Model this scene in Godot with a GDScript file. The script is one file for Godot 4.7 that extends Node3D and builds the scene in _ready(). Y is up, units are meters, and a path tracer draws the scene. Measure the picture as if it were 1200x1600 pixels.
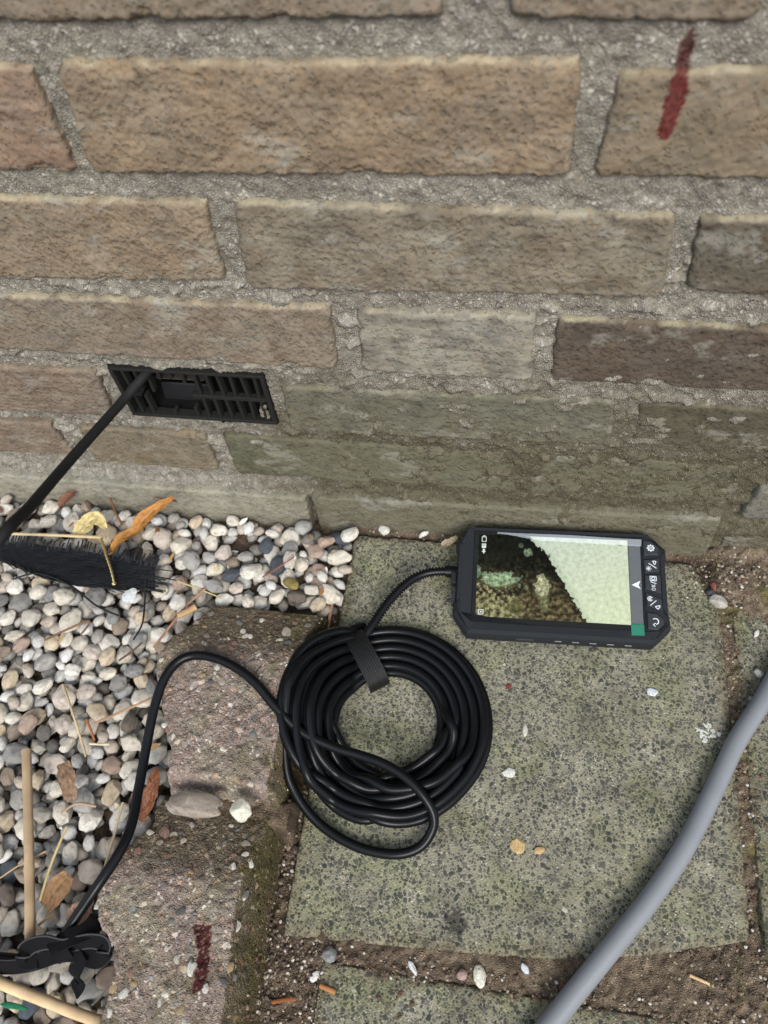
extends Node3D
# All layout numbers are in millimetres (wall face z = 0, x along the wall, y up); vertices are scaled to metres.

const EYE := Vector3(0.0, 485.0, 296.6)
const AX := Vector3(0.98695786, -0.07392663, -0.14300014)
const AY := Vector3(-0.08064868, 0.54172679, -0.83667669)
const AF := Vector3(-0.13931969, -0.8372974, -0.52869942)
const SLOPE := 0.05

var names := {}
var rng := RandomNumberGenerator.new()
var n_fine: FastNoiseLite
var n_mid: FastNoiseLite
var n_low: FastNoiseLite
var n_rid: FastNoiseLite
var M := {}
var hm := PackedFloat32Array()
const HX0 := -580.0
const HZ0 := -4.0
const HC := 2.0
const HNX := 255
const HNZ := 222


# ---------- helpers: names, metas ----------
func numbered(called: String, parent: Node) -> String:
	var key := str(parent.get_instance_id()) + called
	var k: int = names.get(key, 0)
	names[key] = k + 1
	return called if k == 0 else "%s_%03d" % [called, k]


func put(node: Node3D, called: String, parent: Node = null) -> Node3D:
	var p: Node = parent if parent else self
	node.name = numbered(called, p)
	p.add_child(node, true)
	return node


func tag(o: Node3D, label: String, category := "", group := "", kind := "") -> Node3D:
	if label != "":
		o.set_meta("label", label)
	if category != "":
		o.set_meta("category", category)
	if group != "":
		o.set_meta("group", group)
	if kind != "":
		o.set_meta("kind", kind)
	return o


func base(called: String, at_mm := Vector3.ZERO) -> Node3D:
	var o := Node3D.new()
	o.position = at_mm * 0.001
	return put(o, called)


func mi(mesh: Mesh, m: Material, called: String, parent: Node = null, at_mm := Vector3.ZERO) -> MeshInstance3D:
	var o := MeshInstance3D.new()
	o.mesh = mesh
	o.material_override = m
	o.position = at_mm * 0.001
	put(o, called, parent)
	return o


func lin(r: float, g: float, b: float) -> Color:
	return Color(r / 255.0, g / 255.0, b / 255.0).srgb_to_linear()


func sm(a: float, b: float, x: float) -> float:
	var t := clampf((x - a) / (b - a), 0.0, 1.0)
	return t * t * (3.0 - 2.0 * t)


# ---------- where a sight line of the photograph meets the wall or the ground ----------
func sight(px: float, py: float) -> Vector3:
	return AF * 1147.22 + AX * (px - 600.0) - AY * (py - 800.0)


func wl(px: float, py: float, z := 0.0) -> Vector3:
	var d := sight(px, py)
	return EYE + d * ((z - EYE.z) / d.z)


# ground point in floor coordinates: (x, height over the sloping floor, z)
func fl(px: float, py: float, h := 0.0) -> Vector3:
	var d := sight(px, py)
	var t := (h - SLOPE * EYE.z - EYE.y) / (d.y + SLOPE * d.z)
	var q := EYE + d * t
	return Vector3(q.x, h, q.z)


func gd(p: Vector3) -> Vector3:
	return Vector3(p.x, p.y - SLOPE * p.z, p.z)


# ---------- mesh builders ----------
func noise(seed_: int, size_mm: float, octaves := 1) -> FastNoiseLite:
	var n := FastNoiseLite.new()
	n.seed = seed_
	n.noise_type = FastNoiseLite.TYPE_SIMPLEX_SMOOTH
	n.frequency = 1.0 / size_mm
	n.fractal_type = FastNoiseLite.FRACTAL_FBM if octaves > 1 else FastNoiseLite.FRACTAL_NONE
	n.fractal_octaves = octaves
	return n


# a sheet of nx * ny points, rows running away from the eye's left top corner; normals from neighbours
func grid(P: PackedVector3Array, C: PackedColorArray, nx: int, ny: int, mask := PackedByteArray(), UV := PackedVector2Array()) -> ArrayMesh:
	var N := PackedVector3Array()
	N.resize(nx * ny)
	for j in ny:
		var ja := maxi(j - 1, 0) * nx
		var jb := mini(j + 1, ny - 1) * nx
		for i in nx:
			var du := P[j * nx + mini(i + 1, nx - 1)] - P[j * nx + maxi(i - 1, 0)]
			var dv := P[jb + i] - P[ja + i]
			var n := dv.cross(du)
			var l := n.length()
			N[j * nx + i] = n / l if l > 1e-9 else Vector3.UP
	var I := PackedInt32Array()
	var has_mask := mask.size() > 0
	for j in ny - 1:
		for i in nx - 1:
			var a := j * nx + i
			if has_mask and mask[a] == 0:
				continue
			I.append_array([a, a + 1, a + nx, a + 1, a + nx + 1, a + nx])
	for k in P.size():
		P[k] = P[k] * 0.001
	return arrays(P, N, C, I, UV)


func arrays(P: PackedVector3Array, N: PackedVector3Array, C: PackedColorArray, I: PackedInt32Array, UV := PackedVector2Array()) -> ArrayMesh:
	var a := []
	a.resize(Mesh.ARRAY_MAX)
	a[Mesh.ARRAY_VERTEX] = P
	a[Mesh.ARRAY_NORMAL] = N
	if C.size():
		for k in C.size():
			C[k] = C[k].linear_to_srgb()
		a[Mesh.ARRAY_COLOR] = C
	if UV.size():
		a[Mesh.ARRAY_TEX_UV] = UV
	a[Mesh.ARRAY_INDEX] = I
	var m := ArrayMesh.new()
	m.add_surface_from_arrays(Mesh.PRIMITIVE_TRIANGLES, a)
	return m


# smooth curve through points: Catmull-Rom, about `step` mm between samples
func curve(pts: Array, step := 3.0) -> PackedVector3Array:
	var out := PackedVector3Array()
	for k in pts.size() - 1:
		var p0: Vector3 = pts[maxi(k - 1, 0)]
		var p1: Vector3 = pts[k]
		var p2: Vector3 = pts[k + 1]
		var p3: Vector3 = pts[mini(k + 2, pts.size() - 1)]
		var n := maxi(1, int(ceil(p1.distance_to(p2) / step)))
		for i in n:
			out.append(p1.cubic_interpolate(p2, p0, p3, float(i) / n))
	out.append(pts[-1])
	return out


# round tube along a path; rad is a number or one per point; ends closed with a small dome
func tube(path: PackedVector3Array, rad, sides := 12, color := Color.WHITE, origin := Vector3.ZERO, vary := 0.0) -> ArrayMesh:
	var n := path.size()
	var P := PackedVector3Array()
	var N := PackedVector3Array()
	var C := PackedColorArray()
	var I := PackedInt32Array()
	var t0 := (path[1] - path[0]).normalized()
	var side := t0.cross(Vector3.UP if absf(t0.y) < 0.9 else Vector3.RIGHT).normalized()
	var rows := 0
	for k in range(-1, n + 1):
		var i := clampi(k, 0, n - 1)
		var t := (path[mini(i + 1, n - 1)] - path[maxi(i - 1, 0)]).normalized()
		side = (side - t * side.dot(t)).normalized()
		var up := t.cross(side)
		var r: float = rad if rad is float else rad[i]
		var c := path[i]
		var inner := 1.0
		if k == -1:
			c -= t * r * 0.15
			inner = 0.0
		elif k == n:
			c += t * r * 0.15
			inner = 0.0
		var tone := 1.0 + vary * n_low.get_noise_3dv(c * 1.5)
		for s in sides:
			var a := TAU * s / sides
			var d := side * cos(a) + up * sin(a)
			P.append((c + d * r * inner - origin) * 0.001)
			N.append(d if inner > 0.0 else t * (-1.0 if k == -1 else 1.0))
			C.append(Color(color.r * tone, color.g * tone, color.b * tone))
		if rows > 0:
			var a0 := (rows - 1) * sides
			var b0 := rows * sides
			for s in sides:
				var s2 := (s + 1) % sides
				I.append_array([a0 + s, b0 + s, a0 + s2, a0 + s2, b0 + s, b0 + s2])
		rows += 1
	return arrays(P, N, C, I)


# flat band along a path, lying across `wide` (one vector per point), with thickness
func ribbon(path: PackedVector3Array, wide: PackedVector3Array, half: float, thick: float, color := Color.WHITE, origin := Vector3.ZERO) -> ArrayMesh:
	var st := SurfaceTool.new()
	st.begin(Mesh.PRIMITIVE_TRIANGLES)
	var n := path.size()
	var ring := []
	for k in n:
		var t := (path[mini(k + 1, n - 1)] - path[maxi(k - 1, 0)]).normalized()
		var w := (wide[k] - t * wide[k].dot(t)).normalized()
		var up := w.cross(t).normalized()
		ring.append([path[k] + w * half + up * thick * 0.5, path[k] - w * half + up * thick * 0.5, path[k] - w * half - up * thick * 0.5, path[k] + w * half - up * thick * 0.5])
	for k in n - 1:
		for s in 4:
			st.set_smooth_group(s)
			quad(st, ring[k][s], ring[k][(s + 1) % 4], ring[k + 1][(s + 1) % 4], ring[k + 1][s], color, origin)
	st.set_smooth_group(5)
	quad(st, ring[0][0], ring[0][3], ring[0][2], ring[0][1], color, origin)
	quad(st, ring[n - 1][0], ring[n - 1][1], ring[n - 1][2], ring[n - 1][3], color, origin)
	st.generate_normals()
	return st.commit()


func tri(st: SurfaceTool, a: Vector3, b: Vector3, c: Vector3, color: Color, o := Vector3.ZERO) -> void:
	for p in [a, b, c]:
		st.set_color(color.linear_to_srgb())
		st.add_vertex((p - o) * 0.001)


func quad(st: SurfaceTool, a: Vector3, b: Vector3, c: Vector3, d: Vector3, color: Color, o := Vector3.ZERO) -> void:
	tri(st, a, b, c, color, o)
	tri(st, a, c, d, color, o)


func tool() -> SurfaceTool:
	var st := SurfaceTool.new()
	st.begin(Mesh.PRIMITIVE_TRIANGLES)
	st.set_smooth_group(-1)
	return st


func done(st: SurfaceTool) -> ArrayMesh:
	st.generate_normals()
	return st.commit()


# stacked outlines (each an Array of Vector3 of equal length, counter-clockwise seen from above, bottom first), closed at both ends
func loft(st: SurfaceTool, rings: Array, color := Color.WHITE) -> void:
	var n: int = rings[0].size()
	var turn := Vector3.ZERO
	var along := Vector3.ZERO
	for s in n:
		turn += (rings[0][s] as Vector3).cross(rings[0][(s + 1) % n])
		along += (rings[-1][s] - rings[0][s]) / n
	if turn.dot(along) < 0.0:
		for r in rings:
			r.reverse()
	for k in rings.size() - 1:
		for s in n:
			quad(st, rings[k][s], rings[k + 1][s], rings[k + 1][(s + 1) % n], rings[k][(s + 1) % n], color)
	for e in [0, rings.size() - 1]:
		var c := Vector3.ZERO
		for p in rings[e]:
			c += p / n
		for s in n:
			if e == 0:
				tri(st, c, rings[e][s], rings[e][(s + 1) % n], color)
			else:
				tri(st, c, rings[e][(s + 1) % n], rings[e][s], color)


# box with chamfered edges, axis aligned between two corners, moved by a transform
func slab(st: SurfaceTool, lo: Vector3, hi: Vector3, ch := 0.4, t := Transform3D.IDENTITY, color := Color.WHITE) -> void:
	var rings := []
	for e in [[lo.y, ch], [lo.y + ch, 0.0], [hi.y - ch, 0.0], [hi.y, ch]]:
		var i: float = e[1]
		var r := []
		for c in [[lo.x + i, lo.z + i + ch], [lo.x + i + ch, lo.z + i], [hi.x - i - ch, lo.z + i], [hi.x - i, lo.z + i + ch], [hi.x - i, hi.z - i - ch], [hi.x - i - ch, hi.z - i], [lo.x + i + ch, hi.z - i], [lo.x + i, hi.z - i - ch]]:
			r.append(t * Vector3(c[0], e[0], c[1]))
		rings.append(r)
	loft(st, rings, color)


# ---------- textures and materials ----------
func cells(seed_: int, px: float, what: int, w: int, seamless: bool, jitter := 0.9) -> PackedByteArray:
	var n := FastNoiseLite.new()
	n.seed = seed_
	n.noise_type = FastNoiseLite.TYPE_CELLULAR
	n.frequency = 1.0 / px
	n.fractal_type = FastNoiseLite.FRACTAL_NONE
	n.cellular_jitter = jitter
	n.cellular_distance_function = FastNoiseLite.DISTANCE_EUCLIDEAN
	n.cellular_return_type = what
	n.domain_warp_enabled = true
	n.domain_warp_amplitude = px * 0.35
	n.domain_warp_frequency = 0.7 / px
	n.domain_warp_fractal_type = FastNoiseLite.DOMAIN_WARP_FRACTAL_NONE
	var im := n.get_seamless_image(w, w) if seamless else n.get_image(w, w)
	im.convert(Image.FORMAT_L8)
	return im.get_data()


func fbm(seed_: int, px: float, oct: int, w: int) -> PackedByteArray:
	var n := noise(seed_, px, oct)
	var im := n.get_seamless_image(w, w)
	im.convert(Image.FORMAT_L8)
	return im.get_data()


# aggregate: chips of several sizes in a matrix. layers: {px, share, edge, pal, amp, seed, near}
func aggregate(w: int, seed_: int, ground: Array, layers: Array, rough_px: float, amp_ground: float, seamless := true) -> Array:
	var fine := fbm(seed_ + 1, rough_px, 4, w)
	var wide := fbm(seed_ + 2, w * 0.16, 4, w)
	var rgb := PackedByteArray()
	rgb.resize(w * w * 3)
	var hh := PackedByteArray()
	hh.resize(w * w)
	var g0: Color = ground[0]
	var g1: Color = ground[1]
	var cv := []
	var cd := []
	for l in layers:
		cv.append(cells(seed_ + l.seed, l.px, FastNoiseLite.RETURN_CELL_VALUE, w, seamless))
		cd.append(cells(seed_ + l.seed, l.px, FastNoiseLite.RETURN_DISTANCE2_SUB, w, seamless))
	var nl := layers.size()
	for k in w * w:
		var f := fine[k] / 255.0
		var c := g0.lerp(g1, wide[k] / 255.0)
		var m := 0.62 + 0.5 * f
		c = Color(c.r * m, c.g * m, c.b * m)
		var h := 0.35 + amp_ground * (f - 0.5)
		for q in nl:
			var l: Dictionary = layers[q]
			var v: int = cv[q][k]
			if v < l.cut:
				var e: int = cd[q][k]
				if e > l.edge:
					var pal: Array = l.pal
					var tone: Color = pal[(v * 7) % pal.size()]
					var s := clampf((e - l.edge) / 26.0, 0.0, 1.0)
					var t2 := 0.8 + 0.25 * f
					c = c.lerp(Color(tone.r * t2, tone.g * t2, tone.b * t2), s * minf(1.0, l.get("cover", 1.0) * (0.7 + 0.6 * wide[(k * 3 + 991) % (w * w)] / 255.0)))
					h = lerpf(h, 0.5 + l.amp * minf(1.0, (e - l.edge) / 90.0) + 0.15 * (f - 0.5), s)
		rgb[k * 3] = clampi(int(255.0 * pow(clampf(c.r, 0, 1), 0.4545)), 0, 255)
		rgb[k * 3 + 1] = clampi(int(255.0 * pow(clampf(c.g, 0, 1), 0.4545)), 0, 255)
		rgb[k * 3 + 2] = clampi(int(255.0 * pow(clampf(c.b, 0, 1), 0.4545)), 0, 255)
		hh[k] = clampi(int(255.0 * h), 0, 255)
	var a := Image.create_from_data(w, w, false, Image.FORMAT_RGB8, rgb)
	var b := Image.create_from_data(w, w, false, Image.FORMAT_L8, hh)
	return [ImageTexture.create_from_image(a), ImageTexture.create_from_image(b)]


func grey_tex(bytes: PackedByteArray, w: int, lo: float, hi: float, gam := 1.0) -> ImageTexture:
	var o := PackedByteArray()
	o.resize(w * w)
	for k in w * w:
		o[k] = int(255.0 * pow(lerpf(lo, hi, pow(bytes[k] / 255.0, gam)), 0.4545))
	return ImageTexture.create_from_image(Image.create_from_data(w, w, false, Image.FORMAT_L8, o))


func raw_tex(bytes: PackedByteArray, w: int) -> ImageTexture:
	return ImageTexture.create_from_image(Image.create_from_data(w, w, false, Image.FORMAT_L8, bytes))


func mat(albedo, height, tile_mm: float, relief_mm: float, rough: float, tint := Color.WHITE, vertex := true, world := true, spec := 0.5) -> StandardMaterial3D:
	var m := StandardMaterial3D.new()
	m.albedo_color = tint.linear_to_srgb()
	m.roughness = rough
	m.metallic_specular = spec
	m.vertex_color_use_as_albedo = vertex
	m.vertex_color_is_srgb = vertex
	if albedo:
		m.albedo_texture = albedo
	if height:
		m.heightmap_enabled = true
		m.heightmap_texture = height
		m.heightmap_scale = relief_mm * 0.1
	if albedo or height:
		m.uv1_triplanar = true
		m.uv1_world_triplanar = world
		m.uv1_triplanar_sharpness = 4.0
		var s := 1000.0 / tile_mm
		m.uv1_scale = Vector3(s, s, s)
	return m


func plain(c: Color, rough: float, spec := 0.5) -> StandardMaterial3D:
	return mat(null, null, 1.0, 0.0, rough, c, false, false, spec)


# ---------- the place ----------
func _ready() -> void:
	var cam := Camera3D.new()
	cam.name = "camera"
	cam.transform = Transform3D(Basis(AX, AY, -AF), EYE * 0.001)
	cam.fov = 69.8
	cam.near = 0.02
	cam.far = 400.0
	var lens := CameraAttributesPhysical.new()
	lens.frustum_focal_length = 17.2
	lens.exposure_aperture = 5.6
	lens.frustum_focus_distance = 0.47
	cam.attributes = lens
	cam.fov = 69.8
	add_child(cam)
	cam.current = true

	var env := Environment.new()
	env.background_mode = Environment.BG_SKY
	var sky := Sky.new()
	var sk := ProceduralSkyMaterial.new()
	sk.sky_top_color = Color(0.80, 0.86, 0.95)
	sk.sky_horizon_color = Color(0.84, 0.88, 0.93)
	sk.sky_curve = 0.2
	sk.ground_bottom_color = Color(0.30, 0.29, 0.27)
	sk.ground_horizon_color = Color(0.55, 0.55, 0.54)
	sk.energy_multiplier = 1.0
	sky.sky_material = sk
	env.sky = sky
	env.tonemap_mode = Environment.TONE_MAPPER_LINEAR
	env.tonemap_exposure = 2.0
	env.sdfgi_enabled = true
	env.ssao_enabled = true
	env.ssil_enabled = true
	var we := WorldEnvironment.new()
	we.name = "world_environment"
	we.environment = env
	add_child(we)

	var sun := DirectionalLight3D.new()
	sun.name = "sun"
	sun.light_energy = 0.75
	sun.light_color = Color(1.0, 0.985, 0.965)
	sun.light_angular_distance = 30.0
	sun.shadow_enabled = true
	add_child(sun)
	sun.look_at_from_position(Vector3(0.42, 1.25, 1.35), Vector3.ZERO, Vector3.UP)

	rng.seed = 71
	n_fine = noise(11, 2.2, 2)
	n_mid = noise(12, 9.0, 3)
	n_low = noise(13, 46.0, 3)
	n_rid = noise(14, 3.6, 1)
	make_materials()
	build_wall()
	build_ground()
	build_kerb()
	build_paving()
	build_gravel()
	build_vent()
	build_monitor()
	build_cables()
	build_fabric_and_strap()
	build_litter()


func make_materials() -> void:
	var w := 768
	var f1 := fbm(21, 3.4, 3, w)
	var f2 := fbm(22, 26.0, 5, w)
	M.grain_tone = grey_tex(f1, w, 0.58, 1.0, 1.0)
	M.grain_bump = raw_tex(f1, w)
	M.blotch = raw_tex(f2, w)
	var scf := PackedByteArray()
	scf.resize(w * w)
	for k in w * w:
		scf[k] = int(255.0 * clampf(0.93 - 0.07 * sm(0.50, 0.28, f2[k] / 255.0) - 0.25 * sm(0.24, 0.16, f1[k] / 255.0) + 0.05 * sm(0.62, 0.8, f2[k] / 255.0), 0.0, 1.0))
	M.scuff = raw_tex(scf, w)
	# brick: fine pitted sand face
	var pv1 := cells(26, 9.0, FastNoiseLite.RETURN_CELL_VALUE, w, true)
	var pd1 := cells(26, 9.0, FastNoiseLite.RETURN_DISTANCE2_SUB, w, true)
	var pv2 := cells(27, 17.0, FastNoiseLite.RETURN_CELL_VALUE, w, true)
	var pd2 := cells(27, 17.0, FastNoiseLite.RETURN_DISTANCE2_SUB, w, true)
	var hb := PackedByteArray()
	hb.resize(w * w)
	var tb := PackedByteArray()
	tb.resize(w * w * 3)
	for k in w * w:
		var q: float = f1[k] / 255.0
		var hole := 0.0
		if pv1[k] < 58:
			hole = sm(30.0, 110.0, pd1[k])
		if pv2[k] < 46:
			hole = maxf(hole, sm(25.0, 100.0, pd2[k]))
		hb[k] = int(255.0 * clampf(0.75 - 0.6 * hole + 0.4 * (q - 0.5), 0.0, 1.0))
		var t := 0.79 + 0.58 * (q - 0.5) - 0.13 * hole
		var warm := 0.10 * (f2[k] / 255.0 - 0.5)
		tb[k * 3] = int(255.0 * pow(clampf(t + warm, 0.05, 1.0), 0.4545))
		tb[k * 3 + 1] = int(255.0 * pow(clampf(t, 0.05, 1.0), 0.4545))
		tb[k * 3 + 2] = int(255.0 * pow(clampf(t - warm, 0.05, 1.0), 0.4545))
	var bt := ImageTexture.create_from_image(Image.create_from_data(w, w, false, Image.FORMAT_RGB8, tb))
	M.brick = mat(bt, raw_tex(hb, w), 150.0, 0.60, 0.92, Color(0.70, 0.705, 0.715), true, true, 0.25)
	# mortar: cement full of sharp sand
	var sand := [lin(208, 203, 192), lin(188, 182, 170), lin(150, 146, 138), lin(196, 186, 164), lin(120, 112, 100), lin(212, 208, 200), lin(165, 155, 138)]
	var mo := aggregate(w, 40, [lin(190, 184, 170), lin(168, 160, 144)], [
		{"px": 7.0, "seed": 3, "cut": 175, "edge": 40, "pal": sand, "amp": 0.4},
		{"px": 15.0, "seed": 5, "cut": 34, "edge": 40, "pal": sand, "amp": 0.45}], 4.0, 0.8)
	M.mortar = mat(mo[0], mo[1], 120.0, 1.6, 0.95, Color(0.80, 0.825, 0.86), true, true, 0.2)
	# paving: crushed dark chips in a grey green worn face
	var dark := [lin(82, 85, 84), lin(72, 76, 75), lin(96, 96, 92), lin(110, 110, 106), lin(80, 82, 79), lin(118, 116, 108)]
	var pale := [lin(228, 226, 216), lin(206, 198, 178), lin(235, 235, 230), lin(170, 160, 140)]
	var pv := aggregate(1024, 60, [lin(148, 148, 128), lin(166, 164, 148)], [
		{"px": 5.0, "seed": 12, "cut": 46, "edge": 50, "pal": pale, "amp": 0.3, "cover": 0.5},
		{"px": 7.0, "seed": 3, "cut": 130, "edge": 40, "pal": dark, "amp": 0.15, "cover": 1.0},
		{"px": 12.0, "seed": 5, "cut": 84, "edge": 44, "pal": dark, "amp": 0.15, "cover": 1.0},
		{"px": 24.0, "seed": 8, "cut": 6, "edge": 130, "pal": pale, "amp": 0.3, "cover": 0.7}], 5.0, 0.8)
	M.paving = mat(pv[0], pv[1], 250.0, 0.8, 0.9, Color(1.0, 1.0, 1.0), true, true, 0.3)
	# kerb: washed concrete with round stones
	var st := [lin(170, 158, 140), lin(140, 128, 116), lin(196, 186, 170), lin(120, 116, 110), lin(160, 132, 118), lin(205, 200, 190), lin(104, 98, 92), lin(150, 150, 148), lin(186, 160, 132)]
	var kb := aggregate(w, 80, [lin(160, 150, 136), lin(152, 142, 130)], [
		{"px": 6.0, "seed": 2, "cut": 130, "edge": 40, "pal": st, "amp": 0.45},
		{"px": 14.0, "seed": 4, "cut": 90, "edge": 44, "pal": st, "amp": 0.4},
		{"px": 28.0, "seed": 6, "cut": 42, "edge": 52, "pal": st, "amp": 0.45}], 4.0, 0.9)
	M.kerb = mat(kb[0], kb[1], 130.0, 1.4, 0.93, Color(1.08, 1.14, 1.23), true, true, 0.25)
	# soil
	var so := aggregate(512, 95, [lin(158, 144, 128), lin(128, 116, 104)], [
		{"px": 7.0, "seed": 3, "cut": 70, "edge": 50, "pal": [lin(190, 172, 150), lin(112, 98, 86), lin(206, 192, 172), lin(146, 128, 110)], "amp": 0.5},
		{"px": 5.0, "seed": 9, "cut": 14, "edge": 60, "pal": [lin(196, 186, 172), lin(176, 162, 144)], "amp": 0.4}], 5.0, 1.0)
	M.soil = mat(so[0], so[1], 80.0, 1.8, 0.97, Color(1.2, 1.22, 1.22), true, true, 0.15)
	# pebbles: own axes, so the grain turns with each stone
	var ptn := PackedByteArray()
	ptn.resize(w * w)
	for k in w * w:
		var sp := sm(0.40, 0.25, f1[k] / 255.0)
		var vn := sm(0.035, 0.0, absf(f2[k] / 255.0 - 0.52))
		ptn[k] = int(255.0 * clampf(1.04 - 0.36 * (1.0 - pow(f2[k] / 255.0, 0.6)) - 0.28 * sp * (0.4 + f2[(k * 5 + 77) % (w * w)] / 255.0) - 0.18 * vn, 0.1, 1.0))
	M.pebble_tone = raw_tex(ptn, w)
	M.pebbles = []
	for c in [lin(248, 242, 228), lin(242, 233, 215), lin(234, 224, 205), lin(226, 207, 178), lin(222, 214, 199), lin(184, 181, 175), lin(156, 154, 149), lin(194, 170, 152), lin(164, 148, 130), lin(88, 94, 101), lin(120, 109, 98), lin(220, 206, 192)]:
		M.pebbles.append(mat(M.pebble_tone, M.grain_bump, 30.0, 0.55, 0.62, c, true, false, 0.4))
	M.cable = mat(null, M.grain_bump, 90.0, 0.03, 0.26, Color(0.004, 0.0044, 0.005), false, true, 0.26)
	M.rough_cable = mat(M.grain_tone, M.grain_bump, 50.0, 0.25, 0.7, Color(0.012, 0.012, 0.012), false, true, 0.3)
	M.hose = mat(null, M.grain_bump, 300.0, 0.06, 0.40, Color(0.155, 0.163, 0.175), true, true, 0.45)
	M.case = mat(M.grain_tone, M.grain_bump, 26.0, 0.12, 0.6, Color(0.016, 0.018, 0.021), false, false, 0.3)
	M.button = plain(Color(0.022, 0.024, 0.027), 0.5, 0.35)
	M.white_print = plain(Color(0.52, 0.55, 0.57), 0.6)
	M.glass = plain(Color(0.010, 0.011, 0.012), 0.09)
	M.vent = mat(M.grain_tone, M.grain_bump, 30.0, 0.5, 0.75, Color(0.02, 0.0195, 0.018), true, true, 0.25)
	M.black = plain(Color(0.006, 0.006, 0.006), 0.9, 0.2)
	M.velvet = mat(M.grain_tone, M.grain_bump, 16.0, 0.3, 0.95, Color(0.010, 0.010, 0.0105), false, true, 0.15)
	M.velvet.rim_enabled = true
	M.velvet.rim = 0.3
	M.velvet.rim_tint = 0.8
	M.hem = plain(Color(0.035, 0.035, 0.036), 0.8, 0.3)
	M.strap = mat(null, M.grain_bump, 14.0, 0.2, 0.4, Color(0.006, 0.006, 0.0065), false, true, 0.4)
	M.weave = mat(M.grain_tone, M.grain_bump, 20.0, 0.2, 0.42, Color(0.006, 0.0066, 0.0085), false, true, 0.36)
	M.organic = mat(M.grain_tone, M.grain_bump, 40.0, 0.4, 0.75, Color.WHITE, true, true, 0.3)
	M.leaf = mat(M.grain_tone, M.blotch, 60.0, 0.5, 0.6, Color.WHITE, true, true, 0.4)
	M.leaf.backlight_enabled = true
	M.leaf.backlight = Color(0.2, 0.18, 0.12)
	M.chip = mat(M.grain_tone, M.grain_bump, 20.0, 0.4, 0.8, Color.WHITE, true, true, 0.3)
	M.chip_grey = mat(M.pebble_tone, M.grain_bump, 20.0, 0.4, 0.85, lin(128, 122, 108), true, true, 0.3)
	M.brass = plain(Color(0.72, 0.56, 0.25), 0.32)
	M.brass.metallic = 1.0


# ---------- wall ----------
var wall_green := PackedFloat32Array()
var drip := PackedVector2Array()


func moss(x: float, y: float) -> float:
	var n := n_low.get_noise_2d(x * 1.1, y * 1.9) + 0.5 * n_mid.get_noise_2d(x + 300.0, y)
	var low := sm(165.0, 60.0, y - n * 34.0)
	var right := sm(-215.0, -90.0, x + n * 40.0)
	return clampf(low * right, 0.0, 1.0)


func wall_tone(c: Color, x: float, y: float, is_mortar: bool) -> Color:
	var m := moss(x, y - (34.0 if is_mortar else 0.0))
	var g := lin(122, 118, 98) if not is_mortar else lin(132, 127, 108)
	c = c.lerp(g, m * (0.92 if is_mortar else 0.66))
	# lime bloom: pale veil in patches
	var b := sm(0.22, 0.6, n_low.get_noise_2d(x * 0.8 + 500.0, y * 1.6 - 90.0) + 0.35 * n_mid.get_noise_2d(x, y * 1.2))
	c = c.lerp(lin(172, 168, 154), b * (0.40 if y < 320.0 else 0.15))
	# streaks of dark wear
	var d := sm(0.15, 0.6, n_mid.get_noise_2d(x * 0.5 + 40.0, y * 1.3 + 900.0))
	return Color(c.r * (1.0 - 0.22 * d), c.g * (1.0 - 0.22 * d), c.b * (1.0 - 0.2 * d))


func paint(c: Color, x: float, y: float) -> Color:
	var jx := x + 1.1 * n_fine.get_noise_2d(x, y)
	var jy := y + 1.0 * n_fine.get_noise_2d(x + 77.0, y)
	if Geometry2D.is_point_in_polygon(Vector2(jx, jy), drip):
		return c.lerp(lin(104, 34, 38), 0.84 + 0.25 * n_fine.get_noise_2d(x * 1.7, y * 1.7))
	return c


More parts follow.
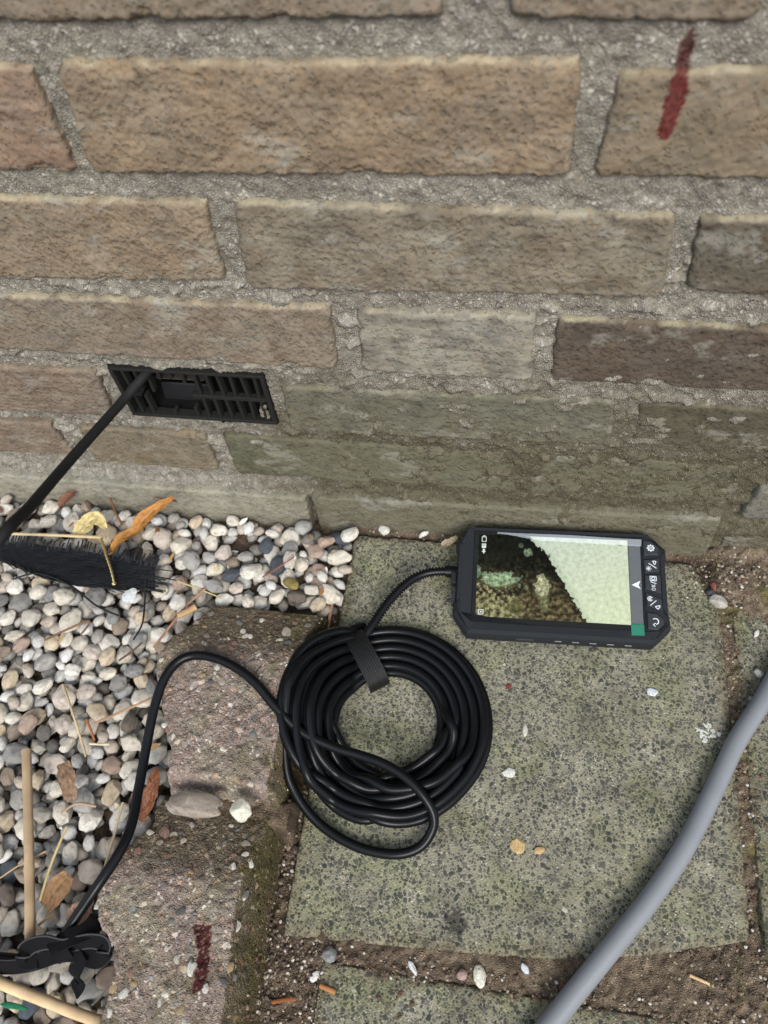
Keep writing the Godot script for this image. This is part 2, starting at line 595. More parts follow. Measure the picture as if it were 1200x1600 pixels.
func add_brick(wall: Node3D, q: Array, z0: float, tone: Color, sd: float, pit := 1.0, bloom := 0.0, res := 0.85) -> void:
	var tl: Vector2 = q[0]
	var tr: Vector2 = q[1]
	var br: Vector2 = q[2]
	var bl: Vector2 = q[3]
	var w := tl.distance_to(tr)
	var h := tl.distance_to(bl)
	var nx := int(w / res) + 3
	var ny := int(h / res) + 3
	var P := PackedVector3Array()
	var C := PackedColorArray()
	P.resize(nx * ny)
	C.resize(nx * ny)
	var ctr := (tl + tr + br + bl) * 0.25
	var o := Vector3(ctr.x, ctr.y, 0.0)
	var gy := tone.get_luminance()
	var mute := tone.lerp(Color(gy * 1.04, gy, gy * 0.93), 0.20)
	var chips := []
	for k in 1 + rng.randi() % 3:
		var on := rng.randf()
		var edge := tl.lerp(tr, on) if rng.randf() < 0.5 else bl.lerp(br, on)
		chips.append([edge, rng.randf_range(2.5, 6.5), rng.randf_range(0.45, 0.8)])
	var drag := rng.randf()
	for j in ny:
		var t := clampf((j - 1.0) / (ny - 3.0), 0.0, 1.0)
		for i in nx:
			var s := clampf((i - 1.0) / (nx - 3.0), 0.0, 1.0)
			var p := tl.lerp(tr, s).lerp(bl.lerp(br, s), t)
			var ex := minf(s, 1.0 - s) * w
			var ey := minf(t, 1.0 - t) * h
			var e := minf(ex, ey)
			if ex < 5.0 and ey < 5.0:
				e = 5.0 - sqrt((5.0 - ex) * (5.0 - ex) + (5.0 - ey) * (5.0 - ey))
			var fade := sm(9.0, 0.0, maxf(e, 0.0))
			var x := p.x
			var y := p.y
			p.x += fade * (1.1 * n_mid.get_noise_2d(x * 0.9, y * 0.9 + sd) + 0.25 * n_fine.get_noise_2d(x, y))
			p.y += fade * (1.1 * n_mid.get_noise_2d(x * 0.9 + sd, y * 0.9) + 0.25 * n_fine.get_noise_2d(y, x))
			var r := sm(0.16, 0.62, n_rid.get_noise_2d(x * 0.85 + sd, y * 1.2)) + 0.55 * sm(0.22, 0.6, n_rid.get_noise_2d(x * 1.4 - sd, y * 1.6 + 40.0))
			var z := z0 - pit * (0.45 * r + 0.05 * n_fine.get_noise_2d(x, y + sd)) + 0.9 * n_low.get_noise_2d(x * 1.3 + sd, y * 1.3) + 0.5 * n_mid.get_noise_2d(x, y)
			var k := clampf(1.0 - e / 2.2, 0.0, 1.6)
			z -= 2.2 * k * k
			var spall := 0.0
			for cp in chips:
				var cd: float = Vector2((x - cp[0].x) * cp[2], y - cp[0].y).length() / cp[1] + 0.35 * n_mid.get_noise_2d(x * 1.4, y * 1.4)
				spall = maxf(spall, sm(1.0, 0.55, cd))
			z -= 2.2 * spall
			if drag > 0.7:
				z -= 0.35 * sm(0.1, 0.5, n_mid.get_noise_2d(x * 0.16 + sd, y * 1.7 + 0.12 * x))
			if i == 0 or j == 0 or i == nx - 1 or j == ny - 1:
				z = z0 - 13.0
			P[j * nx + i] = Vector3(p.x, p.y, z) - o
			var c := mute
			var v := 1.0 + 0.22 * n_low.get_noise_2d(x * 1.4 + sd, y * 1.4) + 0.14 * n_mid.get_noise_2d(x * 0.6, y + sd) - 0.07 * r * pit
			var hue := 0.06 * n_low.get_noise_2d(x * 1.1 - sd, y * 1.1 + 30.0)
			c = Color(c.r * v * (1.0 + hue), c.g * v, c.b * v * (1.0 - hue))
			# worn arrises show the paler sandy body
			c = c.lerp(lin(196, 182, 148), 0.16 * sm(1.8, 0.3, e + 1.2 * n_mid.get_noise_2d(x, y)) * sm(90.0, 230.0, y))
			# thin edge highlight painted along the upper arris, mixed with lime and lichen
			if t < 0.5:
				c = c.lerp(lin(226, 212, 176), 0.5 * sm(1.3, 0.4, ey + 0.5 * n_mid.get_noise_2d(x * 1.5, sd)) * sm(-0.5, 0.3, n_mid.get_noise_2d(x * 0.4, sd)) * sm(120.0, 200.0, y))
			if i == 0 or j == 0 or i == nx - 1 or j == ny - 1:
				c = Color(mute.r * 0.8, mute.g * 0.8, mute.b * 0.82)
			if bloom > 0.0:
				c = c.lerp(lin(172, 165, 146), bloom * sm(-0.35, 0.25, n_low.get_noise_2d(x * 1.7 + sd, y * 1.7)))
			c = c.lerp(Color(mute.r * 1.22, mute.g * 1.2, mute.b * 1.12), spall * 0.7)
			if drag > 0.7:
				c = c.lerp(Color(mute.r * 0.74, mute.g * 0.74, mute.b * 0.75), 0.6 * sm(0.1, 0.5, n_low.get_noise_2d(x * 0.5 + sd, y * 2.6)))
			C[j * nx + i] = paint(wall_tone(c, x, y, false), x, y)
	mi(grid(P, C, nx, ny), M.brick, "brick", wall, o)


func build_wall() -> void:
	for p in [[1084, 50], [1092, 62], [1084, 84], [1078, 108], [1077, 130], [1071, 158], [1060, 186], [1048, 214], [1036, 221], [1027, 212], [1034, 180], [1042, 150], [1052, 118], [1060, 92], [1072, 66]]:
		var q := wl(p[0], p[1])
		drip.append(Vector2(q.x, q.y))
	var wall := base("brick_wall")
	tag(wall, "weathered brown brick wall with wide grey mortar joints above the paving", "wall")
	var bricks := [
		# tl, tr, br, bl (mm along and up the wall), proud, colour, pitting, bloom
		[-420, 402, -245, 402, -245, 356, -420, 356, 0.0, lin(150, 128, 104), 1.0, 0.0],
		[-232, 403, -31, 403, -31, 356, -232, 357, 0.5, lin(146, 128, 106), 1.0, 0.0],
		[-9, 402, 78, 402, 79, 353, -7, 355.5, 0.0, lin(146, 128, 106), 1.0, 0.0],
		[92, 402, 300, 402, 300, 354, 92, 354, 0.0, lin(146, 124, 100), 1.0, 0.0],
		[-420, 340, -205, 340, -205.5, 292, -420, 292, 0.3, lin(154, 126, 102), 1.0, 0.0],
		[-192, 341, 21.4, 341, 23, 294, -198, 291.5, 0.6, lin(152, 130, 102), 1.1, 0.0],
		[36, 336.5, 250, 340, 250, 292, 33, 294, -0.6, lin(142, 124, 98), 0.8, 0.0],
		[-370, 277, -146, 277.5, -147.5, 230, -370, 225, 0.3, lin(150, 130, 104), 1.2, 0.0],
		[-132, 278, 71, 276, 76, 231, -136.5, 226, 0.2, lin(136, 121, 100), 1.0, 0.22],
		[82, 275, 300, 276, 300, 234, 86, 234, -0.4, lin(112, 101, 84), 0.9, 0.0],
		[-320, 214.3, -93, 215.5, -94.4, 168, -320, 170, 0.6, lin(140, 122, 102), 1.0, 0.15],
		[-78, 214, 16.7, 215.5, 19, 167, -80, 168, 0.2, lin(136, 128, 112), 0.5, 0.6],
		[28, 214, 245, 213, 245, 169, 29, 168, -0.2, lin(104, 90, 76), 1.0, 0.0],
		[-470, 152, -255, 154.5, -260, 109, -470, 105, 0.2, lin(140, 120, 100), 1.0, 0.12],
		[-133.5, 150, 68, 154, 73, 113, -135, 106, 0.0, lin(112, 108, 88), 0.6, 0.1],
		[82, 154, 300, 153, 300, 116, 83.5, 117, -0.3, lin(96, 88, 70), 0.7, 0.0],
		[-480, 95, -316, 96.5, -312, 60, -480, 52, 0.3, lin(138, 118, 98), 0.8, 0.1],
		[-295, 95, -198.5, 96, -199, 52, -299, 54, 0.0, lin(136, 120, 94), 0.8, 0.1],
		[-186, 96.5, 14, 100, 19, 55, -187, 50, -0.2, lin(106, 103, 78), 0.5, 0.0],
		[25, 100, 160, 102, 160, 57, 27, 55, -0.5, lin(104, 99, 76), 0.5, 0.0],
		[-470, 33, -135.5, 34, -137, -22, -470, -22, 6.5, lin(158, 152, 130), 0.5, 0.6],
		[-132, 35, 158, 48, 162, -22, -131, -22, 5.0, lin(118, 111, 90), 0.7, 0.12],
		[170, 86, 300, 90, 300, 49, 168, 50, 4.0, lin(136, 130, 130), 0.3, 0.1],
		[168, 45, 300, 46, 300, -22, 167, -22, 2.0, lin(104, 96, 84), 1.0, 0.0],
	]
	var k := 0
	for b in bricks:
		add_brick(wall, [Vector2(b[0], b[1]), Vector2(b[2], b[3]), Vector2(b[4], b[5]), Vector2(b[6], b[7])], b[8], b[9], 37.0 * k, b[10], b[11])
		k += 1
	# courses left of and above the view
	for b in [[-480, -434, 402, 356], [-480, -433, 340, 292], [-480, -384, 277, 228], [-480, -333, 214, 169]]:
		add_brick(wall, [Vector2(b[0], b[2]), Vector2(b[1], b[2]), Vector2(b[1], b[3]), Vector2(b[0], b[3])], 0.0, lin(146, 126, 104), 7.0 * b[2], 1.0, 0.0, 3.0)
	for row in 6:
		var y := 418.0 + 62.0 * row
		for n in 5:
			var x := -590.0 + 222.0 * n + (111.0 if row % 2 == 1 else 0.0)
			var shade := rng.randf_range(0.86, 1.08)
			var c := lin(146, 126, 104)
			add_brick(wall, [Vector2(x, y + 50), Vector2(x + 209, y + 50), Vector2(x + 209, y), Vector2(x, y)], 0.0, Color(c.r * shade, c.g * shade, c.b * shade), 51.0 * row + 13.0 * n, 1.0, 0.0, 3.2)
	# the bed and head joints: one rough sheet of mortar behind the bricks, open at the air vent
	var x0 := -480.0
	var y0 := 408.0
	var st := 1.25
	var nx := int(760.0 / st)
	var ny := int(430.0 / st)
	var P := PackedVector3Array()
	var C := PackedColorArray()
	var K := PackedByteArray()
	P.resize(nx * ny)
	C.resize(nx * ny)
	K.resize(nx * ny)
	var mc := lin(210, 206, 200)
	for j in ny:
		var y := y0 - j * st
		for i in nx:
			var x := x0 + i * st
			var flush := sm(230.0, 90.0, y) * sm(-160.0, 60.0, x + 0.6 * y)
			var z := lerpf(-4.4, -0.8, flush) + 1.7 * n_mid.get_noise_2d(x, y) + 1.0 * n_fine.get_noise_2d(x * 0.8, y * 0.8) + 1.2 * n_low.get_noise_2d(x, y + 60.0)
			# smears of mortar lapping over the bricks
			z += 3.6 * sm(0.18, 0.6, n_low.get_noise_2d(x * 1.5 + 80.0, y * 3.0 - 40.0)) * sm(300.0, 200.0, y)
			if y < 52.0:
				z += (52.0 - y) * 0.30 * sm(52.0, 30.0, y) * sm(20.0, 34.0, y)
			P[j * nx + i] = Vector3(x, y, z)
			var v := 1.0 + 0.32 * n_mid.get_noise_2d(x * 1.5, y * 1.5 + 44.0) + 0.2 * n_low.get_noise_2d(x, y)
			var c := Color(mc.r * v, mc.g * v, mc.b * v)
			C[j * nx + i] = paint(wall_tone(c, x, y, true), x, y)
			K[j * nx + i] = 0 if x > -248.0 and x < -142.5 and y > 110.5 and y < 159.0 else 1
	mi(grid(P, C, nx, ny, K), M.mortar, "mortar", wall)
	# the body of the wall behind the facing, and its upper courses above the view
	var s := tool()
	var tone := lin(140, 120, 98)
	slab(s, Vector3(-1800, -60, -220), Vector3(-249, 408, -9), 1.0, Transform3D.IDENTITY, tone)
	slab(s, Vector3(-141, -60, -220), Vector3(1800, 408, -9), 1.0, Transform3D.IDENTITY, tone)
	slab(s, Vector3(-249, 160, -220), Vector3(-141, 408, -9), 1.0, Transform3D.IDENTITY, tone)
	slab(s, Vector3(-249, -60, -220), Vector3(-141, 109, -9), 1.0, Transform3D.IDENTITY, tone)
	slab(s, Vector3(-1800, 784, -220), Vector3(1800, 2400, -2), 1.0, Transform3D.IDENTITY, tone)
	slab(s, Vector3(-1800, 408, -220), Vector3(-592, 784, -2), 1.0, Transform3D.IDENTITY, tone)
	slab(s, Vector3(642, 408, -220), Vector3(1800, 784, -2), 1.0, Transform3D.IDENTITY, tone)
	slab(s, Vector3(-1800, -60, -9), Vector3(-480, 408, -2), 1.0, Transform3D.IDENTITY, tone)
	slab(s, Vector3(300, -60, -9), Vector3(1800, 408, -2), 1.0, Transform3D.IDENTITY, tone)
	mi(done(s), M.brick, "wall_core", wall)
	s = tool()
	slab(s, Vector3(-592, 408, -200), Vector3(642, 784, -5), 1.0, Transform3D.IDENTITY, lin(190, 186, 180))
	mi(done(s), M.mortar, "mortar", wall)


# ---------- ground, kerb, paving ----------
const SLAB_X0 := -102.0
const SLAB_X1 := 169.0
const SLAB_Z0 := 11.0


func slab_z1(x: float) -> float:
	return 286.0 - 0.06 * (x + 93.0) - 0.0009 * maxf(0.0, x - 20.0) * maxf(0.0, x - 20.0)


var face := 0


func side_block(x: float, z: float, xl: float, xr: float, zf: float, zn: float, top: float, bev: float, sf: float) -> float:
	var e := 1.5 * n_mid.get_noise_2d(x, z) + 2.2 * n_low.get_noise_2d(x * 1.2, z * 1.2)
	var a := (x - xl + e) * 5.0
	var b := (xr - x + e * 0.5) * 3.0
	var c := 14.0 + (z - zf) * sf
	if z < zf:
		c = 14.0 + (z - zf) * 3.0
	var d := (zn - z + e) * 2.6
	var t := top + 0.8 * e - 0.02 * (x + 150.0)
	# soft minimum keeps the arrises worn and round
	var kk := 0.85
	face = 0
	if b < t and b < c:
		face = 1
	elif c < t:
		face = 2
	var s := exp(-kk * a) + exp(-kk * b) + exp(-kk * c) + exp(-kk * d) + exp(-kk * t)
	return -log(s) / kk


func kerb_h(x: float, z: float) -> Array:
	var n := n_low.get_noise_2d(z, 40.0)
	var xl1 := -217.0 + 26.0 * sm(140.0, 215.0, z) + 20.0 * sm(128.0, 92.0, z) + 4.0 * n
	var h1 := side_block(x, z, xl1, -108.0, 88.0, 224.0, 36.0, 0.0, 0.52)
	var f1 := face
	var xl2 := -194.0 - 18.0 * sm(236.0, 268.0, z) + 24.0 * sm(278.0, 325.0, z) + 4.0 * n
	var h2 := side_block(x, z, xl2, -112.0 + 5.0 * sm(270.0, 330.0, z), 222.0, 460.0, 35.0, 0.0, 0.50)
	var f2 := face
	return [maxf(h1, h2), 0 if h1 > h2 else 1, f1 if h1 > h2 else f2]


func build_ground() -> void:
	var g := tool()
	var far := 150000.0
	quad(g, Vector3(-far, -3, -220), Vector3(far, -3, -220), Vector3(far, -40, 520), Vector3(-far, -40, 520), lin(150, 138, 126))
	quad(g, Vector3(-far, -40, 520), Vector3(far, -40, 520), Vector3(far, -40, far), Vector3(-far, -40, far), lin(150, 138, 126))
	tag(mi(done(g), M.soil, "ground"), "dark bare earth under and around the paving", "", "", "structure")
	# soil of the joints and under the gravel
	var st := 1.5
	var nx := int(1020.0 / st)
	var nz := int(460.0 / st)
	var P := PackedVector3Array()
	var C := PackedColorArray()
	P.resize(nx * nz)
	C.resize(nx * nz)
	for j in nz:
		var z := -8.0 + j * st
		for i in nx:
			var x := -580.0 + i * st
			P[j * nx + i] = gd(Vector3(x, soil_h(x, z), z))
			var v := 0.85 + 0.5 * n_mid.get_noise_2d(x, z) + 0.3 * n_low.get_noise_2d(x, z)
			var c := lin(170, 162, 154)
			# dusty sand in the lower joint, damp dark earth by the kerb
			var sandy := sm(-60.0, 30.0, x) * sm(200.0, 260.0, z) * (0.6 + n_low.get_noise_2d(x * 2.0, z * 2.0))
			c = c.lerp(lin(214, 208, 198), clampf(sandy + 0.75 * sm(158.0, 168.0, x) * sm(290.0, 230.0, z), 0.0, 1.0) * 0.8)
			var green := sm(0.1, 0.5, n_low.get_noise_2d(x * 1.6 + 900.0, z * 1.6)) * sm(150.0, 170.0, x)
			c = c.lerp(lin(170, 176, 122), green * 0.7)
			C[j * nx + i] = Color(c.r * v, c.g * v, c.b * v)
	tag(mi(grid(P, C, nx, nz), M.soil, "soil"), "dark brown crumbly soil in the joints between the slabs", "", "", "structure")


func soil_h(x: float, z: float) -> float:
	var h := -7.0 + 2.2 * n_mid.get_noise_2d(x * 1.3, z * 1.3) + 1.0 * n_fine.get_noise_2d(x * 0.6, z * 0.6) + 1.6 * n_low.get_noise_2d(x, z)
	if x < -110.0:
		h -= 2.0
	# the joint below the big slab is filled almost level
	h += 5.2 * sm(235.0, 275.0, z) * sm(-114.0, -104.0, x) * sm(-112.0, -60.0, x + 30.0)
	h += 5.4 * sm(160.0, 168.0, x) * sm(240.0, 200.0, z)
	h += 2.5 * sm(60.0, 0.0, Vector2((x - 160.0) * 0.8, z - 275.0).length())
	if x < -105.0 and x > -182.0:
		h += 24.0 * sm(206.0, 216.0, z) * sm(236.0, 228.0, z)
	# crumbs piled along the foot of the wall
	h += 6.0 * sm(12.0, 3.0, z) * sm(-110.0, -90.0, x)
	h += 7.0 * sm(150.0, 170.0, x) * sm(60.0, 14.0, z)
	return h


func build_kerb() -> void:
	var kerb := base("kerb")
	tag(kerb, "row of rough concrete kerb stones between the gravel and the paving slab", "", "", "structure")
	var ranges := [[-238.0, -92.0, 76.0, 226.0], [-236.0, -92.0, 216.0, 430.0]]
	for b in 2:
		var rg: Array = ranges[b]
		var st := 1.0
		var nx := int((rg[1] - rg[0]) / st) + 1
		var nz := int((rg[3] - rg[2]) / st) + 1
		var P := PackedVector3Array()
		var C := PackedColorArray()
		var K := PackedByteArray()
		P.resize(nx * nz)
		C.resize(nx * nz)
		K.resize(nx * nz)
		var smear := PackedVector2Array()
		for p in [[304, 1446], [330, 1444], [328, 1480], [326, 1520], [318, 1548], [300, 1550], [306, 1520], [310, 1490]]:
			var q := fl(p[0], p[1], 34.0)
			smear.append(Vector2(q.x, q.z))
		var o := gd(Vector3((rg[0] + rg[1]) * 0.5, 0, (rg[2] + rg[3]) * 0.5))
		for j in nz:
			var z: float = rg[2] + j * st
			for i in nx:
				var x: float = rg[0] + i * st
				var kh := kerb_h(x, z)
				var h: float = kh[0]
				if kh[1] != b:
					h = -26.0
				var r := n_fine.get_noise_2d(x * 0.7, z * 0.7)
				h += 0.5 * r + 0.9 * maxf(0.0, n_rid.get_noise_2d(x * 0.6, z * 0.6)) - 1.4 * sm(0.35, 0.7, n_mid.get_noise_2d(x * 0.7 + 55.0, z * 0.7))
				h = maxf(h, -26.0)
				K[j * nx + i] = 0 if h <= -25.5 else 1
				P[j * nx + i] = gd(Vector3(x, h, z)) - o
				var v := 1.0 + 0.22 * n_mid.get_noise_2d(x * 0.8, z * 0.8) + 0.2 * n_low.get_noise_2d(x * 1.6, z * 1.6)
				var pink := sm(-0.3, 0.5, n_low.get_noise_2d(x * 1.3 + 33.0, z * 1.3) + 0.2)
				var c := lin(206, 200, 186).lerp(lin(214, 200, 195), pink)
				# sloping ends toned darker and browner than the tops
				var bev: float = sm(134.0, 110.0, z) if b == 0 else sm(272.0, 246.0, z)
				c = c.lerp(lin(168, 158, 138), bev * 0.75)
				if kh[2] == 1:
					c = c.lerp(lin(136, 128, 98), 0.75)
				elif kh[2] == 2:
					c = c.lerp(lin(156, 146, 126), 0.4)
				# algae on the side towards the slab
				var gr := sm(27.0, 6.0, h + 8.0 * n_mid.get_noise_2d(x, z)) * sm(-150.0, -122.0, x) * (0.85 + 0.6 * n_low.get_noise_2d(x, z * 2.0))
				gr = maxf(gr, sm(0.0, 0.45, n_low.get_noise_2d(x * 1.5 - 70.0, z * 1.5)) * sm(-165.0, -118.0, x) * 0.8)
				gr = maxf(gr, 0.55 * sm(0.05, 0.45, n_low.get_noise_2d(x * 1.7 + 170.0, z * 1.7)) * sm(290.0, 320.0, z))
				c = c.lerp(lin(126, 122, 78), clampf(gr, 0.0, 1.0) * 0.85)
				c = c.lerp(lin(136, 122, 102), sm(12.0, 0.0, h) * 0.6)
				if b == 1 and Geometry2D.is_point_in_polygon(Vector2(x + 1.5 * n_fine.get_noise_2d(x, z), z + 1.5 * n_fine.get_noise_2d(z, x)), smear):
					c = lin(112, 66, 66) if n_fine.get_noise_2d(x * 1.4, z * 1.4) < 0.35 else c
				C[j * nx + i] = Color(c.r * v, c.g * v, c.b * v)
		var kb := mi(grid(P, C, nx, nz, K), M.kerb, "kerb_stone", kerb, o)
		# stones set in the concrete, standing a little proud of it
		for n in (46 if b == 0 else 64):
			var x := rng.randf_range(-205.0, -116.0)
			var z := rng.randf_range(rg[2] + 14.0, minf(rg[3], 350.0) - 6.0)
			var kh := kerb_h(x, z)
			if kh[1] != b or kh[0] < 14.0:
				continue
			var size := rng.randf_range(1.6, 3.4) * (1.5 if rng.randf() < 0.12 else 1.0)
			var pal := [lin(196, 190, 178), lin(168, 158, 142), lin(140, 130, 118), lin(96, 94, 90), lin(138, 108, 96), lin(168, 146, 112), lin(206, 202, 192), lin(116, 116, 114)]
			var mesh := stone_mesh(n % 5 + 100 + b * 5, 2, Vector3(1.0, 0.30, 0.74), 0.6)
			var s := mi(mesh, tinted(pal[rng.randi() % 8]), "embedded_stone", kb, gd(Vector3(x, kh[0] - 0.1, z)) - o)
			s.basis = Basis(Vector3.UP, rng.randf() * TAU).scaled(Vector3.ONE * size * 0.001)


var tints := {}


func tinted(c: Color) -> StandardMaterial3D:
	if not tints.has(c):
		tints[c] = mat(M.pebble_tone, M.grain_bump, 30.0, 0.3, 0.75, c, true, true, 0.35)
	return tints[c]


func add_slab(pave: Node3D, x0: float, x1: float, z0: float, z1: Callable, lift: float, tone: float, green: float) -> void:
	var dot := fl(712, 1440)
	var st := 1.3
	var zmax: float = maxf(z1.call(x0), z1.call(x1))
	var nx := int((x1 - x0) / st) + 1
	var nz := int((zmax - z0) / st) + 1
	var P := PackedVector3Array()
	var C := PackedColorArray()
	P.resize(nx * nz)
	C.resize(nx * nz)
	var o := gd(Vector3((x0 + x1) * 0.5, 0, (z0 + zmax) * 0.5))
	for j in nz:
		for i in nx:
			var s := float(i) / (nx - 1)
			var t := float(j) / (nz - 1)
			var x := lerpf(x0, x1, s)
			var z := lerpf(z0, z1.call(x), t)
			var e := minf(minf(x - x0, x1 - x), minf((z - z0), (z1.call(x) - z)))
			var cx := minf(x - x0, x1 - x)
			var cz := minf(z - z0, z1.call(x) - z)
			if cx < 9.0 and cz < 9.0:
				e = 9.0 - sqrt((9.0 - cx) * (9.0 - cx) + (9.0 - cz) * (9.0 - cz))
			e += 2.0 * n_mid.get_noise_2d(x, z) + 2.2 * n_low.get_noise_2d(x * 2.0, z * 2.0)
			# broken far right corner of the big slab
			if z0 < 20.0 and x0 < 0.0:
				var cut := (x1 - x) * 0.75 + (z - z0) * 0.55 - 17.0 + 4.0 * n_mid.get_noise_2d(x * 1.3, z * 1.3)
				e = minf(e, cut)
			var k := clampf(1.0 - e / 4.5, 0.0, 2.5)
			var h := lift - 2.2 * k * k + 0.6 * n_low.get_noise_2d(x, z) + 0.25 * n_mid.get_noise_2d(x, z)
			if i == 0 or j == 0 or i == nx - 1 or j == nz - 1:
				h = lift - 24.0
			P[j * nx + i] = gd(Vector3(x, h, z)) - o
			var v := tone * (1.0 + 0.30 * n_low.get_noise_2d(x * 1.2 + 7.0, z * 1.2) + 0.14 * n_mid.get_noise_2d(x * 0.7, z * 0.7))
			var g := green * sm(-0.25, 0.55, n_low.get_noise_2d(x * 0.8 + 60.0, z * 0.8) + 0.3 * n_mid.get_noise_2d(x, z) + 0.35 * sm(-20.0, -95.0, x) + 0.4 * sm(14.0, 2.0, e))
			var c := Color(0.98, 0.945, 0.89).lerp(Color(0.76, 0.79, 0.55), clampf(g + 0.5 * g * n_fine.get_noise_2d(x * 0.8, z * 0.8), 0.0, 1.0))
			# bare scoured patch in the middle right
			c = c.lerp(Color(0.86, 0.83, 0.78), sm(0.0, 0.5, n_low.get_noise_2d(x * 0.9 - 210.0, z * 0.9)) * 0.7)
			# soil washed over the edges
			c = c.lerp(Color(0.66, 0.56, 0.46), sm(11.0, 0.0, e + 7.0 * n_low.get_noise_2d(x * 2.4, z * 2.4)) * 0.75)
			if Vector2((x - dot.x) * 0.8, z - dot.z).length() + 3.5 * n_mid.get_noise_2d(x, z) + 2.0 * n_fine.get_noise_2d(x, z) < 5.5:
				c = Color(0.34, 0.33, 0.33)
			C[j * nx + i] = Color(c.r * v, c.g * v, c.b * v)
	mi(grid(P, C, nx, nz), M.paving, "slab", pave, o)


func build_paving() -> void:
	var pave := base("pavement")
	tag(pave, "mossy exposed aggregate paving slabs laid against the wall", "", "", "structure")
	add_slab(pave, SLAB_X0, SLAB_X1, SLAB_Z0, slab_z1, 0.0, 0.62, 0.62)
	add_slab(pave, -76.0, 168.0, 293.0, func(_x: float) -> float: return 580.0, -0.5, 0.60, 0.8)
	add_slab(pave, 174.0, 455.0, 24.0, func(_x: float) -> float: return 272.0, -0.5, 0.56, 0.9)
	add_slab(pave, 184.0, 455.0, 304.0, func(_x: float) -> float: return 580.0, -1.0, 0.56, 0.8)


# ---------- stones ----------
var ico := {}
var stones := {}


func icosphere(level: int) -> Array:
	if ico.has(level):
		return ico[level]
	var t := (1.0 + sqrt(5.0)) / 2.0
	var V := []
	for p in [[-1, t, 0], [1, t, 0], [-1, -t, 0], [1, -t, 0], [0, -1, t], [0, 1, t], [0, -1, -t], [0, 1, -t], [t, 0, -1], [t, 0, 1], [-t, 0, -1], [-t, 0, 1]]:
		V.append(Vector3(p[0], p[1], p[2]).normalized())
	var F := [0, 11, 5, 0, 5, 1, 0, 1, 7, 0, 7, 10, 0, 10, 11, 1, 5, 9, 5, 11, 4, 11, 10, 2, 10, 7, 6, 7, 1, 8, 3, 9, 4, 3, 4, 2, 3, 2, 6, 3, 6, 8, 3, 8, 9, 4, 9, 5, 2, 4, 11, 6, 2, 10, 8, 6, 7, 9, 8, 1]
	for l in level:
		var mid := {}
		var G := []
		for f in range(0, F.size(), 3):
			var m := []
			for e in 3:
				var a: int = F[f + e]
				var b: int = F[f + (e + 1) % 3]
				var key := mini(a, b) * 100000 + maxi(a, b)
				if not mid.has(key):
					mid[key] = V.size()
					V.append((V[a] + V[b]).normalized())
				m.append(mid[key])
			G.append_array([F[f], m[0], m[2], F[f + 1], m[1], m[0], F[f + 2], m[2], m[1], m[0], m[1], m[2]])
		F = G
	# wound clockwise seen from outside
	var I := PackedInt32Array()
	for f in range(0, F.size(), 3):
		I.append_array([F[f], F[f + 2], F[f + 1]])
	ico[level] = [V, I]
	return ico[level]


# a water-worn stone of radius one, flattened on a few sides; `angular` 0 to 1
func stone_mesh(sd: int, level: int, shape: Vector3, angular: float) -> ArrayMesh:
	var key := [sd, level, shape, angular]
	if stones.has(key):
		return stones[key]
	var r := RandomNumberGenerator.new()
	r.seed = sd * 7919 + 13
	var s := icosphere(level)
	var cuts := []
	for k in 3 + int(angular * 6.0):
		cuts.append([Vector3(r.randf_range(-1, 1), r.randf_range(-1, 1), r.randf_range(-1, 1)).normalized(), r.randf_range(0.62, 0.92)])
	var off := Vector3(r.randf() * 90.0, r.randf() * 90.0, sd * 3.1)
	var P := PackedVector3Array()
	var C := PackedColorArray()
	var vein := r.randf_range(0.0, 1.0)
	for v in s[0]:
		var p: Vector3 = v
		p *= 1.0 + 0.20 * n_low.get_noise_3dv(p * 42.0 + off) + 0.10 * n_mid.get_noise_3dv(p * 9.0 + off)
		for c in cuts:
			var d: float = p.dot(c[0])
			if d > c[1]:
				p -= c[0] * (d - c[1]) * (0.55 + 0.4 * angular)
		P.append(p * shape)
		var n := n_mid.get_noise_3dv(p * 10.0 + off)
		var n2 := n_fine.get_noise_3dv(p * 7.0 + off)
		var tone := 0.95 + 0.26 * n + 0.20 * n2
		if vein > 0.45:
			tone -= 0.40 * sm(0.10, 0.0, absf(n_mid.get_noise_3dv(p * 5.0 - off))) * vein
		else:
			tone -= 0.3 * sm(0.25, 0.5, n_mid.get_noise_3dv(p * 16.0 - off))
		var warm := 0.05 * n_low.get_noise_3dv(p * 30.0 + off)
		C.append(Color(tone * (1.0 + warm), tone, tone * (1.0 - 1.6 * warm)))
	var N := PackedVector3Array()
	N.resize(P.size())
	var I: PackedInt32Array = s[1]
	for f in range(0, I.size(), 3):
		var a := P[I[f]]
		var fn := (P[I[f + 2]] - a).cross(P[I[f + 1]] - a)
		for e in 3:
			N[I[f + e]] += fn
	for k in N.size():
		N[k] = N[k].normalized()
	stones[key] = arrays(P, N, C, I)
	return stones[key]


func hcell(x: float, z: float) -> int:
	return clampi(int((z - HZ0) / HC), 0, HNZ - 1) * HNX + clampi(int((x - HX0) / HC), 0, HNX - 1)


func top_at(x: float, z: float) -> float:
	return hm[hcell(x, z)]


